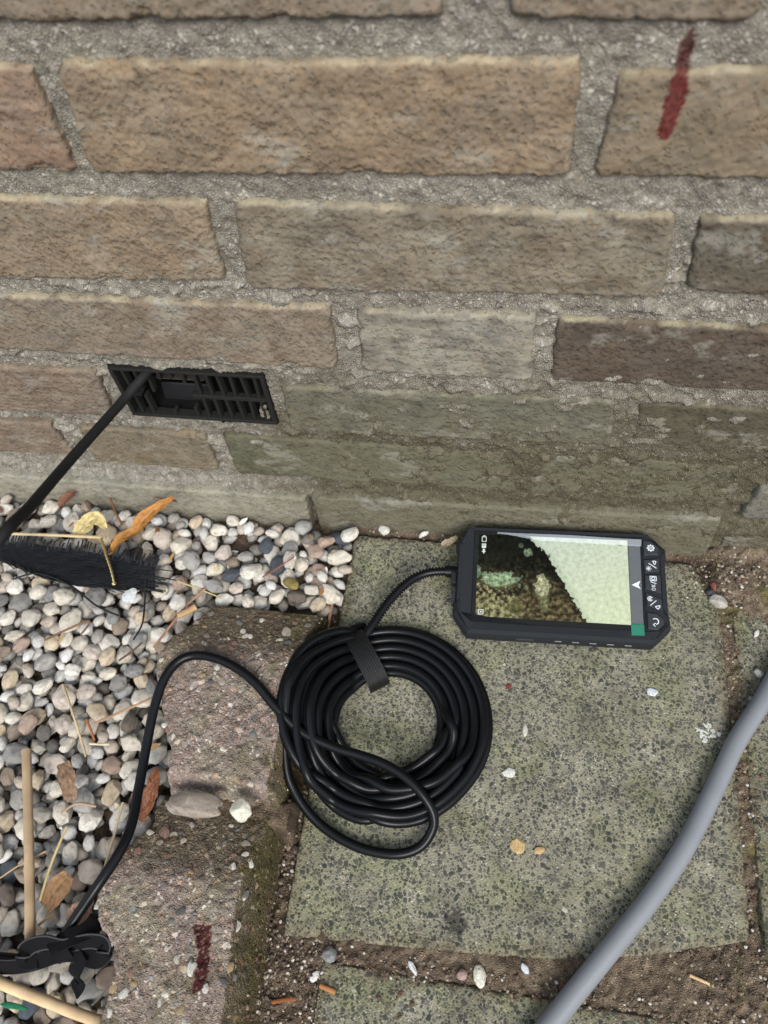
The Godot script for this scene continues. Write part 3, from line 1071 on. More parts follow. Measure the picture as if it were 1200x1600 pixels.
# how high a stone of half axes a, b (across), c (up) comes to rest at x, z
func rest(x: float, z: float, a: float, b: float, c: float, turn: float, write: bool, sunk := 0.72) -> float:
	var ca := cos(turn)
	var sa := sin(turn)
	var n := int(a / HC) + 1
	var y := -100.0
	for pass_ in (2 if write else 1):
		for dj in range(-n, n + 1):
			for di in range(-n, n + 1):
				var u := di * HC
				var v := dj * HC
				var p := (u * ca + v * sa) / a
				var q := (-u * sa + v * ca) / b
				var d := p * p + q * q
				if d >= 1.0:
					continue
				var s := c * sqrt(1.0 - d)
				var k := hcell(x + u, z + v)
				if pass_ == 0:
					y = maxf(y, hm[k] + s * sunk)
				else:
					hm[k] = maxf(hm[k], y + s)
	return y


func build_gravel() -> void:
	hm.resize(HNX * HNZ)
	for j in HNZ:
		var z := HZ0 + j * HC
		for i in HNX:
			var x := HX0 + i * HC
			var h := soil_h(x, z)
			if x > -242.0 and x < -90.0 and z > 74.0:
				h = maxf(h, kerb_h(x, z)[0])
			if x > SLAB_X0 and z > SLAB_Z0 and z < slab_z1(x):
				h = maxf(h, 0.0)
			if z < 8.0:
				h = 60.0
			hm[j * HNX + i] = h
	var bed := base("gravel_bed")
	tag(bed, "bed of rounded white and grey pebbles between wall and kerb", "", "", "structure")
	var poly := PackedVector2Array()
	for p in [[-700, 715], [0, 750], [150, 772], [300, 790], [420, 808], [552, 832], [538, 900], [518, 944], [360, 946], [284, 1016], [270, 1080], [262, 1240], [236, 1304], [182, 1380], [170, 1450], [178, 1700], [-700, 1700]]:
		var q := fl(p[0], p[1], 12.0)
		poly.append(Vector2(q.x, q.z))
	var bare := fl(372, 850, 4.0)
	var lo := Vector2(-565.0, 6.0)
	var hi := Vector2(-96.0, 425.0)
	var placed := []
	for n in 2900:
		var filler := n < 800
		var big := rng.randf()
		var a := rng.randf_range(3.6, 6.4) if filler else (rng.randf_range(5.0, 7.6) if big < 0.76 else (rng.randf_range(7.6, 9.6) if big < 0.9 else rng.randf_range(3.8, 5.2)))
		var b := a * rng.randf_range(0.60, 0.90)
		var c := a * rng.randf_range(0.46, 0.66)
		var turn := rng.randf() * PI
		var best := Vector3(0, 1e9, 0)
		for tries in (6 if filler else 16):
			var x := rng.randf_range(lo.x, hi.x)
			var z := rng.randf_range(lo.y, hi.y)
			if not Geometry2D.is_point_in_polygon(Vector2(x, z), poly):
				continue
			if Vector2(x - bare.x, z - bare.z).length() < (13.0 if not filler else 5.0) + 4.0 * n_mid.get_noise_2d(x, z):
				continue
			var y := rest(x, z, a, b, c, turn, false)
			if y < best.y:
				best = Vector3(x, y, z)
		var most := 17.0 - 4.0 * sm(60.0, 20.0, best.z)
		if best.y > most + (6.0 if filler else 7.5):
			continue
		var y := rest(best.x, best.z, a, b, c, turn, true)
		placed.append([Vector3(best.x, y, best.z), a, b, c, turn, filler])
	# those that lie on top and in view become stones of their own, the rest one mass
	var seen := []
	for k in placed.size():
		var p: Array = placed[k]
		var w := gd(p[0]) - EYE
		var dp := w.dot(AF)
		var sx := 600.0 + 1147.0 * w.dot(AX) / dp
		var sy := 800.0 - 1147.0 * w.dot(AY) / dp
		var inside := sx > -25.0 and sx < 1225.0 and sy < 1630.0
		var q: Vector3 = p[0]
		var bury: float = top_at(q.x, q.z) - (q.y + p[3])
		seen.append([(1000.0 if inside else 0.0) + p[1] * 3.0 - maxf(bury, 0.0) * 6.0, k])
	seen.sort_custom(func(u: Array, v: Array) -> bool: return u[0] > v[0])
	var weights := [0, 0, 0, 1, 1, 1, 2, 2, 2, 6, 8, 7, 11, 3, 3, 3, 4, 4, 4, 5, 5, 6, 7, 8, 9, 10, 11, 11, 0, 1, 2, 0, 1, 4, 5]
	var rest_of := []
	for s in seen.size():
		var p: Array = placed[seen[s][1]]
		var tilt := Basis(Vector3(rng.randf_range(-1, 1), 0, rng.randf_range(-1, 1)).normalized(), rng.randf_range(0.0, 0.42))
		var bs := Basis(Vector3.UP, -p[4]) * tilt
		var tr := Transform3D(bs.scaled_local(Vector3(p[1], p[3], p[2]) * 0.001), gd(p[0]) * 0.001)
		if s < 300:
			var o := mi(stone_mesh(rng.randi() % 30, 3, Vector3.ONE, 0.15 if rng.randf() < 0.4 else 0.8), M.pebbles[weights[rng.randi() % weights.size()]], "pebble", bed)
			o.transform = tr
		else:
			rest_of.append(tr)
	var mm := MultiMesh.new()
	mm.transform_format = MultiMesh.TRANSFORM_3D
	mm.use_colors = true
	mm.mesh = stone_mesh(40, 2, Vector3.ONE, 0.4)
	mm.instance_count = rest_of.size()
	var pal := [Color(0.92, 0.91, 0.89), Color(0.88, 0.86, 0.82), Color(0.82, 0.81, 0.79), Color(0.76, 0.71, 0.65), Color(0.66, 0.64, 0.61), Color(0.5, 0.48, 0.45)]
	for k in rest_of.size():
		mm.set_instance_transform(k, rest_of[k])
		mm.set_instance_color(k, pal[rng.randi() % 6])
	var mmi := MultiMeshInstance3D.new()
	mmi.multimesh = mm
	mmi.material_override = mat(M.pebble_tone, M.grain_bump, 34.0, 0.35, 0.65, Color.WHITE, true, false, 0.4)
	put(mmi, "small_gravel", bed)
	mmi.set_meta("kind", "stuff")
	print("pebbles ", placed.size())


# ---------- air vent ----------
func build_vent() -> void:
	var v := base("air_vent", Vector3(-194.5, 134.5, 0))
	tag(v, "broken black plastic air vent grille set low in the brick wall", "vent")
	var o := Vector3(-194.5, 134.5, 0)
	var s := tool()
	var x0 := -246.0
	var x1 := -143.0
	var y0 := 111.5
	var y1 := 157.5
	slab(s, Vector3(x0, y0, -8) - o, Vector3(x1, y0 + 2.6, -0.6) - o, 0.5)
	slab(s, Vector3(x0, y1 - 2.4, -8) - o, Vector3(x1, y1, -1.0) - o, 0.5)
	slab(s, Vector3(x0, y0 + 2.6, -8) - o, Vector3(x0 + 3, y1 - 2.4, -0.8) - o, 0.5)
	slab(s, Vector3(x1 - 3, y0 + 2.6, -8) - o, Vector3(x1, y1 - 2.4, -0.7) - o, 0.5)
	mi(done(s), M.vent, "frame", v)
	s = tool()
	slab(s, Vector3(-196, 132.5, -6.5) - o, Vector3(x1 - 3, 135.8, -1.5) - o, 0.5)
	mi(done(s), M.vent, "crossbar", v)
	s = tool()
	slab(s, Vector3(x0 + 3, 132.7, -6.5) - o, Vector3(x0 + 15, 135.6, -0.4) - o, 0.5)
	mi(done(s), M.vent, "crossbar", v)
	for k in 12:
		var x := -237.6 + 7.95 * k
		for row in 2:
			var ya := y0 + 2.6 if row == 1 else 135.9
			var yb := 132.4 if row == 1 else y1 - 2.4
			if row == 0 and k in [3, 4, 5]:
				ya = yb - [7.0, 6.0, 9.0][k - 3]
			if row == 1 and k in [2, 4]:
				continue
			if row == 1 and k == 5:
				yb = ya + 9.0
			if row == 1 and k == 3:
				yb = ya + 4.5
			var t := Transform3D(Basis(Vector3.UP, rng.randf_range(-0.12, 0.12)) * Basis(Vector3.BACK, rng.randf_range(-0.045, 0.045)), Vector3(x, (ya + yb) * 0.5, -4.2) - o)
			s = tool()
			var hh := (yb - ya) * 0.5
			slab(s, Vector3(-1.1, -hh, -3.0), Vector3(1.1, hh, 2.6), 0.6, t)
			mi(done(s), M.vent, "slat", v)
	# duct behind the grille
	s = tool()
	var a := Vector3(x0 - 2, y0 - 1, -9) - o
	var b := Vector3(x1 + 2, y1 + 1, -9) - o
	var d := Vector3(0, 0, -110)
	var pa := Vector3(a.x, b.y, a.z)
	var pb := Vector3(b.x, a.y, a.z)
	for f in [[a, pa, pa + d, a + d], [pa, b, b + d, pa + d], [b, pb, pb + d, b + d], [pb, a, a + d, pb + d], [a + d, pa + d, b + d, pb + d]]:
		quad(s, f[0], f[1], f[2], f[3], Color.WHITE)
	mi(done(s), M.black, "duct", v)
	s = tool()
	slab(s, Vector3(-229, 113.2, -27) - o, Vector3(-193, 129, -24) - o, 0.8, Transform3D(Basis(Vector3.RIGHT, -0.25), Vector3(0, 0, 0)))
	mi(done(s), plain(Color(0.004, 0.004, 0.005), 0.5), "inner_flap", v)
	s = tool()
	slab(s, Vector3(-230, 128.6, -25) - o, Vector3(-195, 129.6, -20) - o, 0.5)
	mi(done(s), plain(lin(44, 38, 32), 0.9), "flap_edge", v)
	for k in 9:
		var c := Vector3(rng.randf_range(-153, -148), rng.randf_range(116, 129), rng.randf_range(-5, -2)) - o
		var g := mi(stone_mesh(60 + k % 3, 2, Vector3.ONE, 0.5), M.chip_grey, "mortar_crumb", v, c)
		g.basis = Basis(Vector3.UP, k).scaled(Vector3.ONE * rng.randf_range(0.0012, 0.0026))


# ---------- handheld monitor ----------
func dv(u: float, v: float, w := 0.0) -> Vector3:
	return Vector3(u - 73.0, w, v - 40.3)


func scaled_ring(pts: Array, inset: float, w: float) -> Array:
	var r := []
	for p in pts:
		r.append(dv(73.0 + (p[0] - 73.0) * (1.0 - inset / 73.0), 40.3 + (p[1] - 40.3) * (1.0 - inset / 40.3), w))
	return r


func prism(st: SurfaceTool, pts: Array, w0: float, w1: float, ch := 0.0) -> void:
	var c := Vector2.ZERO
	for p in pts:
		c += Vector2(p[0], p[1]) / pts.size()
	var rings := []
	for e in ([[w0, 0.0], [w1 - ch, 0.0], [w1, ch]] if ch > 0.0 else [[w0, 0.0], [w1, 0.0]]):
		var r := []
		for p in pts:
			var q := Vector2(p[0], p[1])
			q = q + (c - q).normalized() * float(e[1]) * 1.3
			r.append(dv(q.x, q.y, e[0]))
		rings.append(r)
	loft(st, rings)


func bar(st: SurfaceTool, a: Vector2, b: Vector2, wide: float, w0: float, w1: float) -> void:
	var n := (b - a).orthogonal().normalized() * wide * 0.5
	prism(st, [[a.x + n.x, a.y + n.y], [b.x + n.x, b.y + n.y], [b.x - n.x, b.y - n.y], [a.x - n.x, a.y - n.y]], w0, w1)


func ring_shape(st: SurfaceTool, c: Vector2, r: float, wide: float, w0: float, w1: float, from := 0.0, to := TAU, n := 14) -> void:
	for k in n:
		var a := lerpf(from, to, float(k) / n)
		var b := lerpf(from, to, float(k + 1) / n)
		bar(st, c + Vector2(cos(a), sin(a)) * r, c + Vector2(cos(b), sin(b)) * r, wide, w0, w1)


func screen_picture() -> ImageTexture:
	var w := 618
	var h := 360
	var n1 := noise(301, 26.0, 4)
	var n2 := noise(302, 60.0, 3)
	var n3 := noise(303, 5.0, 2)
	var im := Image.create(w, h, false, Image.FORMAT_RGB8)
	for j in h:
		var v := float(j) / h
		for i in w:
			var u := float(i) / w
			var a := n1.get_noise_2d(i, j)
			var b := n2.get_noise_2d(i, j)
			var f := n3.get_noise_2d(i, j)
			# murky bottom of the drain
			var lit := sm(0.25, 0.9, v + 0.25 * b)
			var c := Color(0.07, 0.085, 0.06).lerp(Color(0.38, 0.345, 0.24), lit)
			c *= 0.85 + 1.0 * a + 0.15 * f
			var rocky := sm(0.62, 0.78, v - 0.25 * u + 0.2 * a) * sm(0.36, 0.22, u + 0.1 * b)
			c = c.lerp(Color(0.50, 0.50, 0.36) * (1.0 + 0.9 * a + 0.35 * f), rocky * 0.85)
			var spots := [[0.15, 0.55, 0.135, 0.105, -0.15, Color(0.66, 0.76, 0.60)], [0.435, 0.61, 0.055, 0.15, -0.4, Color(0.78, 0.78, 0.62)], [0.335, 0.2, 0.032, 0.055, 0.3, Color(0.50, 0.58, 0.47)], [0.29, 0.12, 0.018, 0.03, 0.0, Color(0.36, 0.44, 0.36)], [0.0, 0.47, 0.028, 0.085, 0.0, Color(0.55, 0.66, 0.52)], [0.45, 0.80, 0.03, 0.10, 0.5, Color(0.50, 0.52, 0.36)], [0.26, 0.86, 0.06, 0.09, 0.5, Color(0.44, 0.44, 0.28)], [0.33, 0.63, 0.015, 0.03, 0.5, Color(0.5, 0.52, 0.4)]]
			for s in spots:
				var p := Vector2((u - s[0]) / s[2], (v - s[1]) / s[3]).rotated(s[4])
				var d: float = p.length() + 0.5 * a + 0.3 * b
				var q: Color = s[5]
				c = c.lerp(q * (0.85 + 0.5 * a + 0.3 * f), sm(1.05, 0.8, d))
			# the pale slab across the far half
			var edge := 0.335 + 0.06 * sm(0.0, 0.25, v) + 0.32 * v + 0.03 * a + 0.004 * f
			var on := sm(-0.006, 0.008, u - edge)
			var g := Color(0.82, 0.87, 0.80).lerp(Color(0.90, 0.94, 0.78), clampf(0.6 * v + 0.5 * u - 0.2, 0, 1))
			g *= 0.97 + 0.14 * a + 0.08 * f * sm(0.3, 1.0, v + 0.3 * u)
			g = g.lerp(Color(0.55, 0.62, 0.50), 0.7 * sm(0.05, 0.0, u - edge) * (0.5 + a))
			if f > 0.42 and a > 0.12:
				g *= 0.72
			c = c.lerp(g, on)
			c = c.lerp(Color(0.05, 0.05, 0.04), 0.7 * sm(-0.05, 0.0, u - edge) * (1.0 - on))
			im.set_pixel(i, j, c.clamp())
	var wt := Color(0.92, 0.95, 0.93)
	# on-screen symbols: battery, card, light, camera
	for r in [[14, 10, 20, 3], [14, 31, 20, 3], [14, 10, 3, 24], [31, 10, 3, 24], [19, 5, 10, 4], [15, 42, 18, 20], [19, 66, 10, 4], [16, 76, 16, 4], [20, 70, 8, 12], [22, 82, 4, 5], [10, 330, 22, 3], [10, 349, 22, 3], [10, 330, 3, 22], [29, 330, 3, 22], [18, 337, 6, 7]]:
		im.fill_rect(Rect2i(r[0], r[1], r[2], r[3]), wt)
	im.fill_rect(Rect2i(19, 47, 3, 6), Color(0.1, 0.12, 0.1))
	im.fill_rect(Rect2i(26, 47, 3, 6), Color(0.1, 0.12, 0.1))
	im.fill_rect(Rect2i(577, 20, 12, 3), Color(0.35, 0.4, 0.34))
	im.fill_rect(Rect2i(586, 22, 8, 3), Color(0.35, 0.4, 0.34))
	return ImageTexture.create_from_image(im)


func build_monitor() -> void:
	var d := base("inspection_monitor")
	tag(d, "black rugged handheld inspection camera monitor with lit screen lying on the slab by the wall", "monitor")
	var T := 21.0
	var rot := Basis(Vector3.UP, deg_to_rad(2.33)) * Basis(Vector3.RIGHT, deg_to_rad(8.43)) * Basis(Vector3.BACK, deg_to_rad(0.93))
	d.transform = Transform3D(rot, (gd(Vector3(53.5, 27.2, 50.7)) - rot.y * T) * 0.001)
	var outline := [[11, 0], [134, 0], [146, 11], [146, 17], [144.6, 20], [144.6, 60], [146, 63], [146, 69], [134.5, 80.6], [10, 80.6], [0, 67], [0, 60], [1.4, 57], [1.4, 20], [0, 17], [0, 13]]
	var s := tool()
	loft(s, [scaled_ring(outline, 3.5, 0.0), scaled_ring(outline, 0.6, 2.5), scaled_ring(outline, 0.0, 5.0), scaled_ring(outline, 0.0, 14.5), scaled_ring(outline, 0.9, 17.0), scaled_ring(outline, 3.2, T - 1.0), scaled_ring(outline, 4.4, T - 0.7)])
	mi(done(s), M.case, "case", d)
	# seam line rib round the waist
	s = tool()
	loft(s, [scaled_ring(outline, -0.25, 8.6), scaled_ring(outline, -0.25, 9.6)])
	mi(done(s), M.case, "waist_rib", d)
	# raised lip round the glass
	s = tool()
	for q in [[[9.5, 2.6], [133, 2.6], [130, 4.8], [12.6, 4.8]], [[133, 2.6], [140.2, 10], [138, 7.0], [130, 4.8]], [[9.5, 2.6], [12.6, 4.8], [12.6, 72.8], [4.5, 66], [4.5, 13]], [[12.6, 72.8], [129.6, 72.8], [134, 77.4], [11, 77.4], [4.5, 66]], [[129.6, 72.8], [139.6, 71.0], [141.2, 68], [134, 77.4]]]:
		prism(s, q, T - 1.0, T + 0.25, 0.25)
	mi(done(s), M.case, "screen_surround", d)
	# side armour panels
	s = tool()
	prism(s, [[2.6, 14.5], [7.4, 18.8], [6.8, 53.6], [2.6, 58.4]], T - 1.0, T - 0.1, 0.3)
	mi(done(s), M.case, "end_panel", d)
	s = tool()
	prism(s, [[143.6, 14.5], [140.6, 18.8], [140.4, 55.6], [143.6, 62.4]], T - 1.0, T - 0.1, 0.3)
	mi(done(s), M.case, "end_panel", d)
	# grip ridges on the rims and corners
	s = tool()
	for k in 53:
		var u := 14.0 + k * 1.9
		bar(s, Vector2(u, 77.2), Vector2(u + 2.2, 73.6), 0.55, T - 0.2, T + 0.5)
	for k in 9:
		var f := k * 1.25
		bar(s, Vector2(2.6 + 0.65 * f, 66.5 + f), Vector2(6.0 + 0.6 * f, 64.0 + 0.8 * f), 0.5, T - 1.4, T + 0.1)
		bar(s, Vector2(143.6 - 0.75 * f, 67.5 + 0.9 * f), Vector2(140.4 - 0.55 * f, 65.6 + 0.7 * f), 0.5, T - 1.4, T + 0.1)
		bar(s, Vector2(2.8 + 0.8 * f, 13.0 - f), Vector2(6.2 + 0.6 * f, 14.6 - f), 0.5, T - 1.4, T + 0.1)
	mi(done(s), M.case, "grip_ridges", d)
	# glass and lit display
	s = tool()
	prism(s, [[12.8, 5.0], [129.4, 5.0], [129.0, 72.6], [12.8, 72.6]], T - 1.0, T - 0.05, 0.15)
	mi(done(s), M.glass, "screen_glass", d)
	var P := PackedVector3Array([dv(15.8, 7.6, T + 0.02) * 0.001, dv(119.2, 7.6, T + 0.02) * 0.001, dv(119.2, 68.6, T + 0.02) * 0.001, dv(15.8, 68.6, T + 0.02) * 0.001])
	var pic := screen_picture()
	var sc := StandardMaterial3D.new()
	sc.albedo_color = Color(0.01, 0.01, 0.01)
	sc.roughness = 0.08
	sc.emission_enabled = true
	sc.emission = Color.BLACK
	sc.emission_texture = pic
	sc.emission_operator = BaseMaterial3D.EMISSION_OP_ADD
	sc.emission_energy_multiplier = 0.50
	var up := PackedVector3Array([Vector3.UP, Vector3.UP, Vector3.UP, Vector3.UP])
	mi(arrays(P, up, PackedColorArray(), PackedInt32Array([0, 1, 2, 0, 2, 3]), PackedVector2Array([Vector2(0, 0), Vector2(1, 0), Vector2(1, 1), Vector2(0, 1)])), sc, "screen", d)
	# protective film: lies over the right margin of the glass and lifts along the far edge
	s = tool()
	s.set_smooth_group(1)
	var n := 24
	for k in n:
		var q := []
		for e in 2:
			var f := float(k + e) / n
			var u := lerpf(29.0, 128.5, f)
			var wd := 3.6 * sm(0.0, 0.35, f) + 0.2
			q.append([dv(u, 5.4 + 1.4 * f + 0.9 * sin(f * 9.0) * 0.2, T + 0.25 + 1.0 * sm(0.0, 0.4, f)), dv(u, 6.4 + 1.4 * f + wd, T + 0.12)])
		quad(s, q[0][0], q[1][0], q[1][1], q[0][1], Color.WHITE)
	var film := plain(Color(0.80, 0.86, 0.92), 0.22)  # sky glare put into the film colour as a whitish tint
	film.transparency = BaseMaterial3D.TRANSPARENCY_ALPHA
	film.albedo_color.a = 0.16
	s.generate_normals()
	mi(s.commit(), film, "lifted_film", d)
	s = tool()
	prism(s, [[119.6, 10.6], [127.6, 10.8], [127.2, 68.0], [119.4, 68.0]], T + 0.03, T + 0.12)
	var film2 := plain(Color(0.62, 0.66, 0.70), 0.3)
	film2.transparency = BaseMaterial3D.TRANSPARENCY_ALPHA
	film2.albedo_color.a = 0.07
	mi(done(s), film2, "screen_film", d)
	s = tool()
	prism(s, [[120.8, 40.3], [126.6, 37.0], [125.2, 40.2], [126.6, 43.0]], T + 0.14, T + 0.2)
	tag(mi(done(s), M.white_print, "film_arrow", d), "white arrow on the screen film")
	s = tool()
	prism(s, [[118.9, 68.2], [127.4, 68.0], [127.4, 75.6], [119.0, 75.8]], T + 0.54, T + 0.64)
	tag(mi(done(s), plain(lin(18, 98, 76), 0.5), "sticker", d), "small green square sticker")
	# keys with their printed symbols
	var keys := [
		[[128.3, 7.3], [133.2, 7.5], [138.5, 11.9], [138.0, 17.4], [128.3, 18.3]],
		[[127.9, 21.9], [138.6, 20.3], [137.8, 29.4], [128.5, 31.2]],
		[[128.3, 32.9], [138.6, 32.1], [138.5, 45.6], [128.2, 42.4]],
		[[128.3, 45.4], [138.5, 49.7], [138.7, 57.6], [128.7, 54.7]],
		[[128.4, 59.3], [134.5, 59.7], [139.2, 63.8], [138.8, 67.0], [134.8, 71.1], [128.5, 70.4]]]
	for k in 5:
		s = tool()
		for p in keys[k]:
			p[0] += 1.4
		prism(s, keys[k], T - 1.0, T + 0.75, 0.45)
		var key := mi(done(s), M.button, "button", d)
		s = tool()
		var a := T + 0.76
		var b := T + 0.86
		if k == 0:
			ring_shape(s, Vector2(134.6, 12.8), 1.75, 0.55, a, b)
			ring_shape(s, Vector2(134.6, 12.8), 0.75, 0.4, a, b, 0, TAU, 8)
			for g in 8:
				var di := Vector2.from_angle(g * TAU / 8.0)
				bar(s, Vector2(134.6, 12.8) + di * 1.9, Vector2(134.6, 12.8) + di * 2.6, 0.9, a, b)
		elif k == 1:
			for e in [[[137.6, 22.6], [135.2, 22.4]], [[135.2, 22.4], [136.6, 25.2]], [[136.6, 25.2], [137.6, 22.6]], [[137.6, 27.6], [132.6, 24.2]]]:
				bar(s, Vector2(e[0][0], e[0][1]), Vector2(e[1][0], e[1][1]), 0.5, a, b)
			ring_shape(s, Vector2(132.4, 28.0), 0.6, 0.9, a, b, 0, TAU, 8)
			for g in 8:
				var di := Vector2.from_angle(g * TAU / 8.0)
				bar(s, Vector2(132.4, 28.0) + di * 1.3, Vector2(132.4, 28.0) + di * 1.9, 0.4, a, b)
		elif k == 2:
			ring_shape(s, Vector2(135.0, 35.2), 1.1, 0.5, a, b, 0, TAU, 10)
			for e in [[[133.0, 33.6], [133.0, 36.8]], [[133.0, 36.8], [137.0, 36.8]], [[137.0, 36.8], [137.0, 33.6]], [[137.0, 33.6], [133.0, 33.6]], [[133.2, 37.6], [136.9, 38.8]]]:
				bar(s, Vector2(e[0][0], e[0][1]), Vector2(e[1][0], e[1][1]), 0.45, a, b)
			var tm := TextMesh.new()
			var font := SystemFont.new()
			font.font_names = PackedStringArray(["Droid Sans"])
			tm.font = font
			tm.text = "OK"
			tm.font_size = 16
			tm.pixel_size = 0.00021
			tm.depth = 0.0001
			var lt := mi(tm, M.white_print, "lettering", key, dv(135.0, 41.6, T + 0.84))
			# read with the unit upright: letters run away from the viewer, their tops to the left
			lt.basis = Basis(Vector3(0, 0, -1), Vector3(-1, 0, 0), Vector3(0, 1, 0))
		elif k == 3:
			ring_shape(s, Vector2(132.2, 49.8), 1.5, 0.5, a, b, 0.4, TAU - 0.4, 12)
			ring_shape(s, Vector2(132.2, 49.8), 0.6, 0.5, a, b, 0, TAU, 8)
			for e in [[[132.2, 54.4], [136.2, 50.8]], [[135.2, 55.0], [138.6, 54.2]], [[138.6, 54.2], [137.0, 57.0]], [[137.0, 57.0], [135.2, 55.0]]]:
				bar(s, Vector2(e[0][0], e[0][1]), Vector2(e[1][0], e[1][1]), 0.5, a, b)
		else:
			ring_shape(s, Vector2(134.8, 65.4), 2.0, 0.6, a, b, -PI * 0.75, PI * 0.45, 10)
			for e in [[[133.2, 67.6], [135.0, 66.6]], [[133.2, 67.6], [134.6, 68.8]]]:
				bar(s, Vector2(e[0][0], e[0][1]), Vector2(e[1][0], e[1][1]), 0.5, a, b)
		mi(done(s), M.white_print, "symbol", key)
	# socket sleeve, rubber flap and the light slots along the near side
	s = tool()
	slab(s, dv(-2.6, 34.5, 6.0), dv(1.5, 43.5, 15.0), 0.8)
	mi(done(s), M.case, "cable_socket", d)
	s = tool()
	slab(s, dv(-1.6, 49.0, 5.0), dv(1.5, 58.0, 13.0), 0.6)
	mi(done(s), M.button, "rubber_flap", d)
	for k in 5:
		s = tool()
		slab(s, dv(70.0 + k * 11.5, 80.0, 11.8), dv(74.6 + k * 11.5, 80.85, 13.0), 0.12)
		mi(done(s), plain(lin(120, 124, 124), 0.4), "side_slot", d)
	s = tool()
	slab(s, dv(44, 80.0, 9.8), dv(56, 81.1, 13.6), 0.3)
	mi(done(s), M.button, "side_button", d)


# ---------- cables ----------
func trail(pts: Array) -> Array:
	var out := []
	for p in pts:
		out.append(gd(fl(p[0], p[1], p[2])))
	return out


func build_cables() -> void:
	var R := 3.1
	var nb := 96
	var nt := 11
	var order := [61.5, 55.0, 48.0, 42.0, 37.0, 44.0, 53.0, 60.0, 50.0, 40.0, 56.0, 62.5]
	var count := nt * nb + 18
	var rr := PackedFloat32Array()
	var yy := PackedFloat32Array()
	var want := PackedFloat32Array()
	for i in count:
		var f := float(i) / nb
		var t := int(f)
		var a: float = order[mini(t, 11)]
		var b: float = order[mini(t + 1, 11)]
		var g := lerpf(a, b, sm(0.0, 1.0, f - t))
		var th := -TAU * f
		g += 2.4 * sin(th + t * 2.1) + 1.2 * sin(2.0 * th + t * 1.3)
		rr.append(g)
		want.append(clampf(g, 36.0, 62.5))
		yy.append(R + t * 1.3)
	for it in 110:
		for i in count:
			yy[i] -= 0.2
			rr[i] += (want[i] - rr[i]) * 0.03
		for bin in nb:
			for i in range(bin, count, nb):
				for k in range(i + nb, count, nb):
					var dx := rr[k] - rr[i]
					var dy := yy[k] - yy[i]
					var d2 := dx * dx + dy * dy
					var need := 2.0 * R
					if d2 < need * need:
						var dist := sqrt(d2) + 0.001
						var push := (need - dist) * 0.5
						if d2 < 0.01:
							dx = 0.3
							dy = 1.0
						rr[i] -= dx / dist * push
						rr[k] += dx / dist * push
						yy[i] -= dy / dist * push
						yy[k] += dy / dist * push
		for sweep in (2 if it < 100 else 1):
			for i in range(1, count - 1):
				rr[i] = rr[i] * 0.5 + (rr[i - 1] + rr[i + 1]) * 0.25
				yy[i] = yy[i] * 0.5 + (yy[i - 1] + yy[i + 1]) * 0.25
		for i in count:
			yy[i] = maxf(yy[i], R + 0.2)
	var c := Vector2(-54.0, 153.5)
	var path := []
	for i in count:
		var th := deg_to_rad(-112.0) - TAU * i / nb
		var px := c.x + rr[i] * 1.02 * cos(th)
		path.append(gd(Vector3(px, yy[i] + 0.8 * maxf(0.0, -82.0 - px), c.y + rr[i] * sin(th))))
	var coil := base("coiled_cable", gd(Vector3(c.x, 0, c.y)))
	tag(coil, "smooth black camera cable in a thick round coil, its end looped over the kerb", "cable")
	var o := gd(Vector3(c.x, 0, c.y))
	var loop := trail([[446, 1185, 22], [462, 1240, 13], [500, 1288, 6], [555, 1322, 4], [613, 1335, 4.5], [654, 1325, 6], [675, 1298, 10], [677, 1272, 15], [661, 1243, 20], [634, 1215, 23], [600, 1194, 24], [565, 1181, 24], [520, 1167, 25], [469, 1142, 29], [430, 1104, 36], [400, 1068, 41], [370, 1044, 42], [338, 1029, 41.5], [305, 1024, 41], [278, 1034, 41], [256, 1062, 40], [240, 1110, 37], [228, 1170, 33], [217, 1230, 32], [205, 1290, 34], [184, 1336, 37], [154, 1382, 37], [128, 1420, 33], [108, 1450, 30], [92, 1478, 28], [70, 1500, 24], [30, 1500, 21], [-60, 1490, 20]])
	var whole := PackedVector3Array(path)
	var tail := curve([path[-6], path[-1]] + loop, 2.6)
	for k in range(3, tail.size()):
		whole.append(tail[k])
	mi(tube(whole, R, 12, Color.WHITE, o), M.cable, "cable", coil)
	# ribbed bend protector between the monitor socket and the coil
	var rp := curve(trail([[716, 894, 15], [690, 893, 15], [665, 896, 15], [640, 908, 15], [615, 931, 14.5], [596, 955, 14], [581, 978, 13.5], [568, 998, 12], [556, 1018, 10]]), 0.45)
	var rad := []
	var run := 0.0
	for k in rp.size():
		if k > 0:
			run += rp[k].distance_to(rp[k - 1])
		rad.append(4.3 if run < 9.0 else 3.2 + 0.7 * sin(run * TAU / 2.2))
	mi(tube(rp, rad, 12, Color.WHITE, o), M.cable, "bend_protector", coil)
	# hook and loop strap closed round the coil
	var outer := fl(551, 989, 14.0)
	var inner := fl(590, 1063, 14.0)
	var di := Vector3(outer.x - inner.x, 0, outer.z - inner.z).normalized()
	var ta := Vector3(-di.z, 0, di.x)
	var ring_w := Vector2(outer.x - inner.x, outer.z - inner.z).length()
	var pts := []
	for p in [[-0.02, 0.8], [-0.05, 5.0], [-0.02, 11.0], [0.10, 15.5], [0.30, 18.6], [0.52, 19.2], [0.76, 17.6], [0.97, 13.0], [1.05, 6.0], [1.03, 1.0]]:
		pts.append(gd(Vector3(inner.x, 0, inner.z) + di * ring_w * p[0] + Vector3.UP * p[1]))
	var rpath := curve(pts, 1.5)
	var wide := PackedVector3Array()
	for k in rpath.size():
		wide.append(ta)
	var tie := mi(ribbon(rpath, wide, 7.4, 0.9), M.strap, "cable_tie")
	tag(tie, "black hook and loop strap wrapped around the coiled cable near the monitor", "strap")
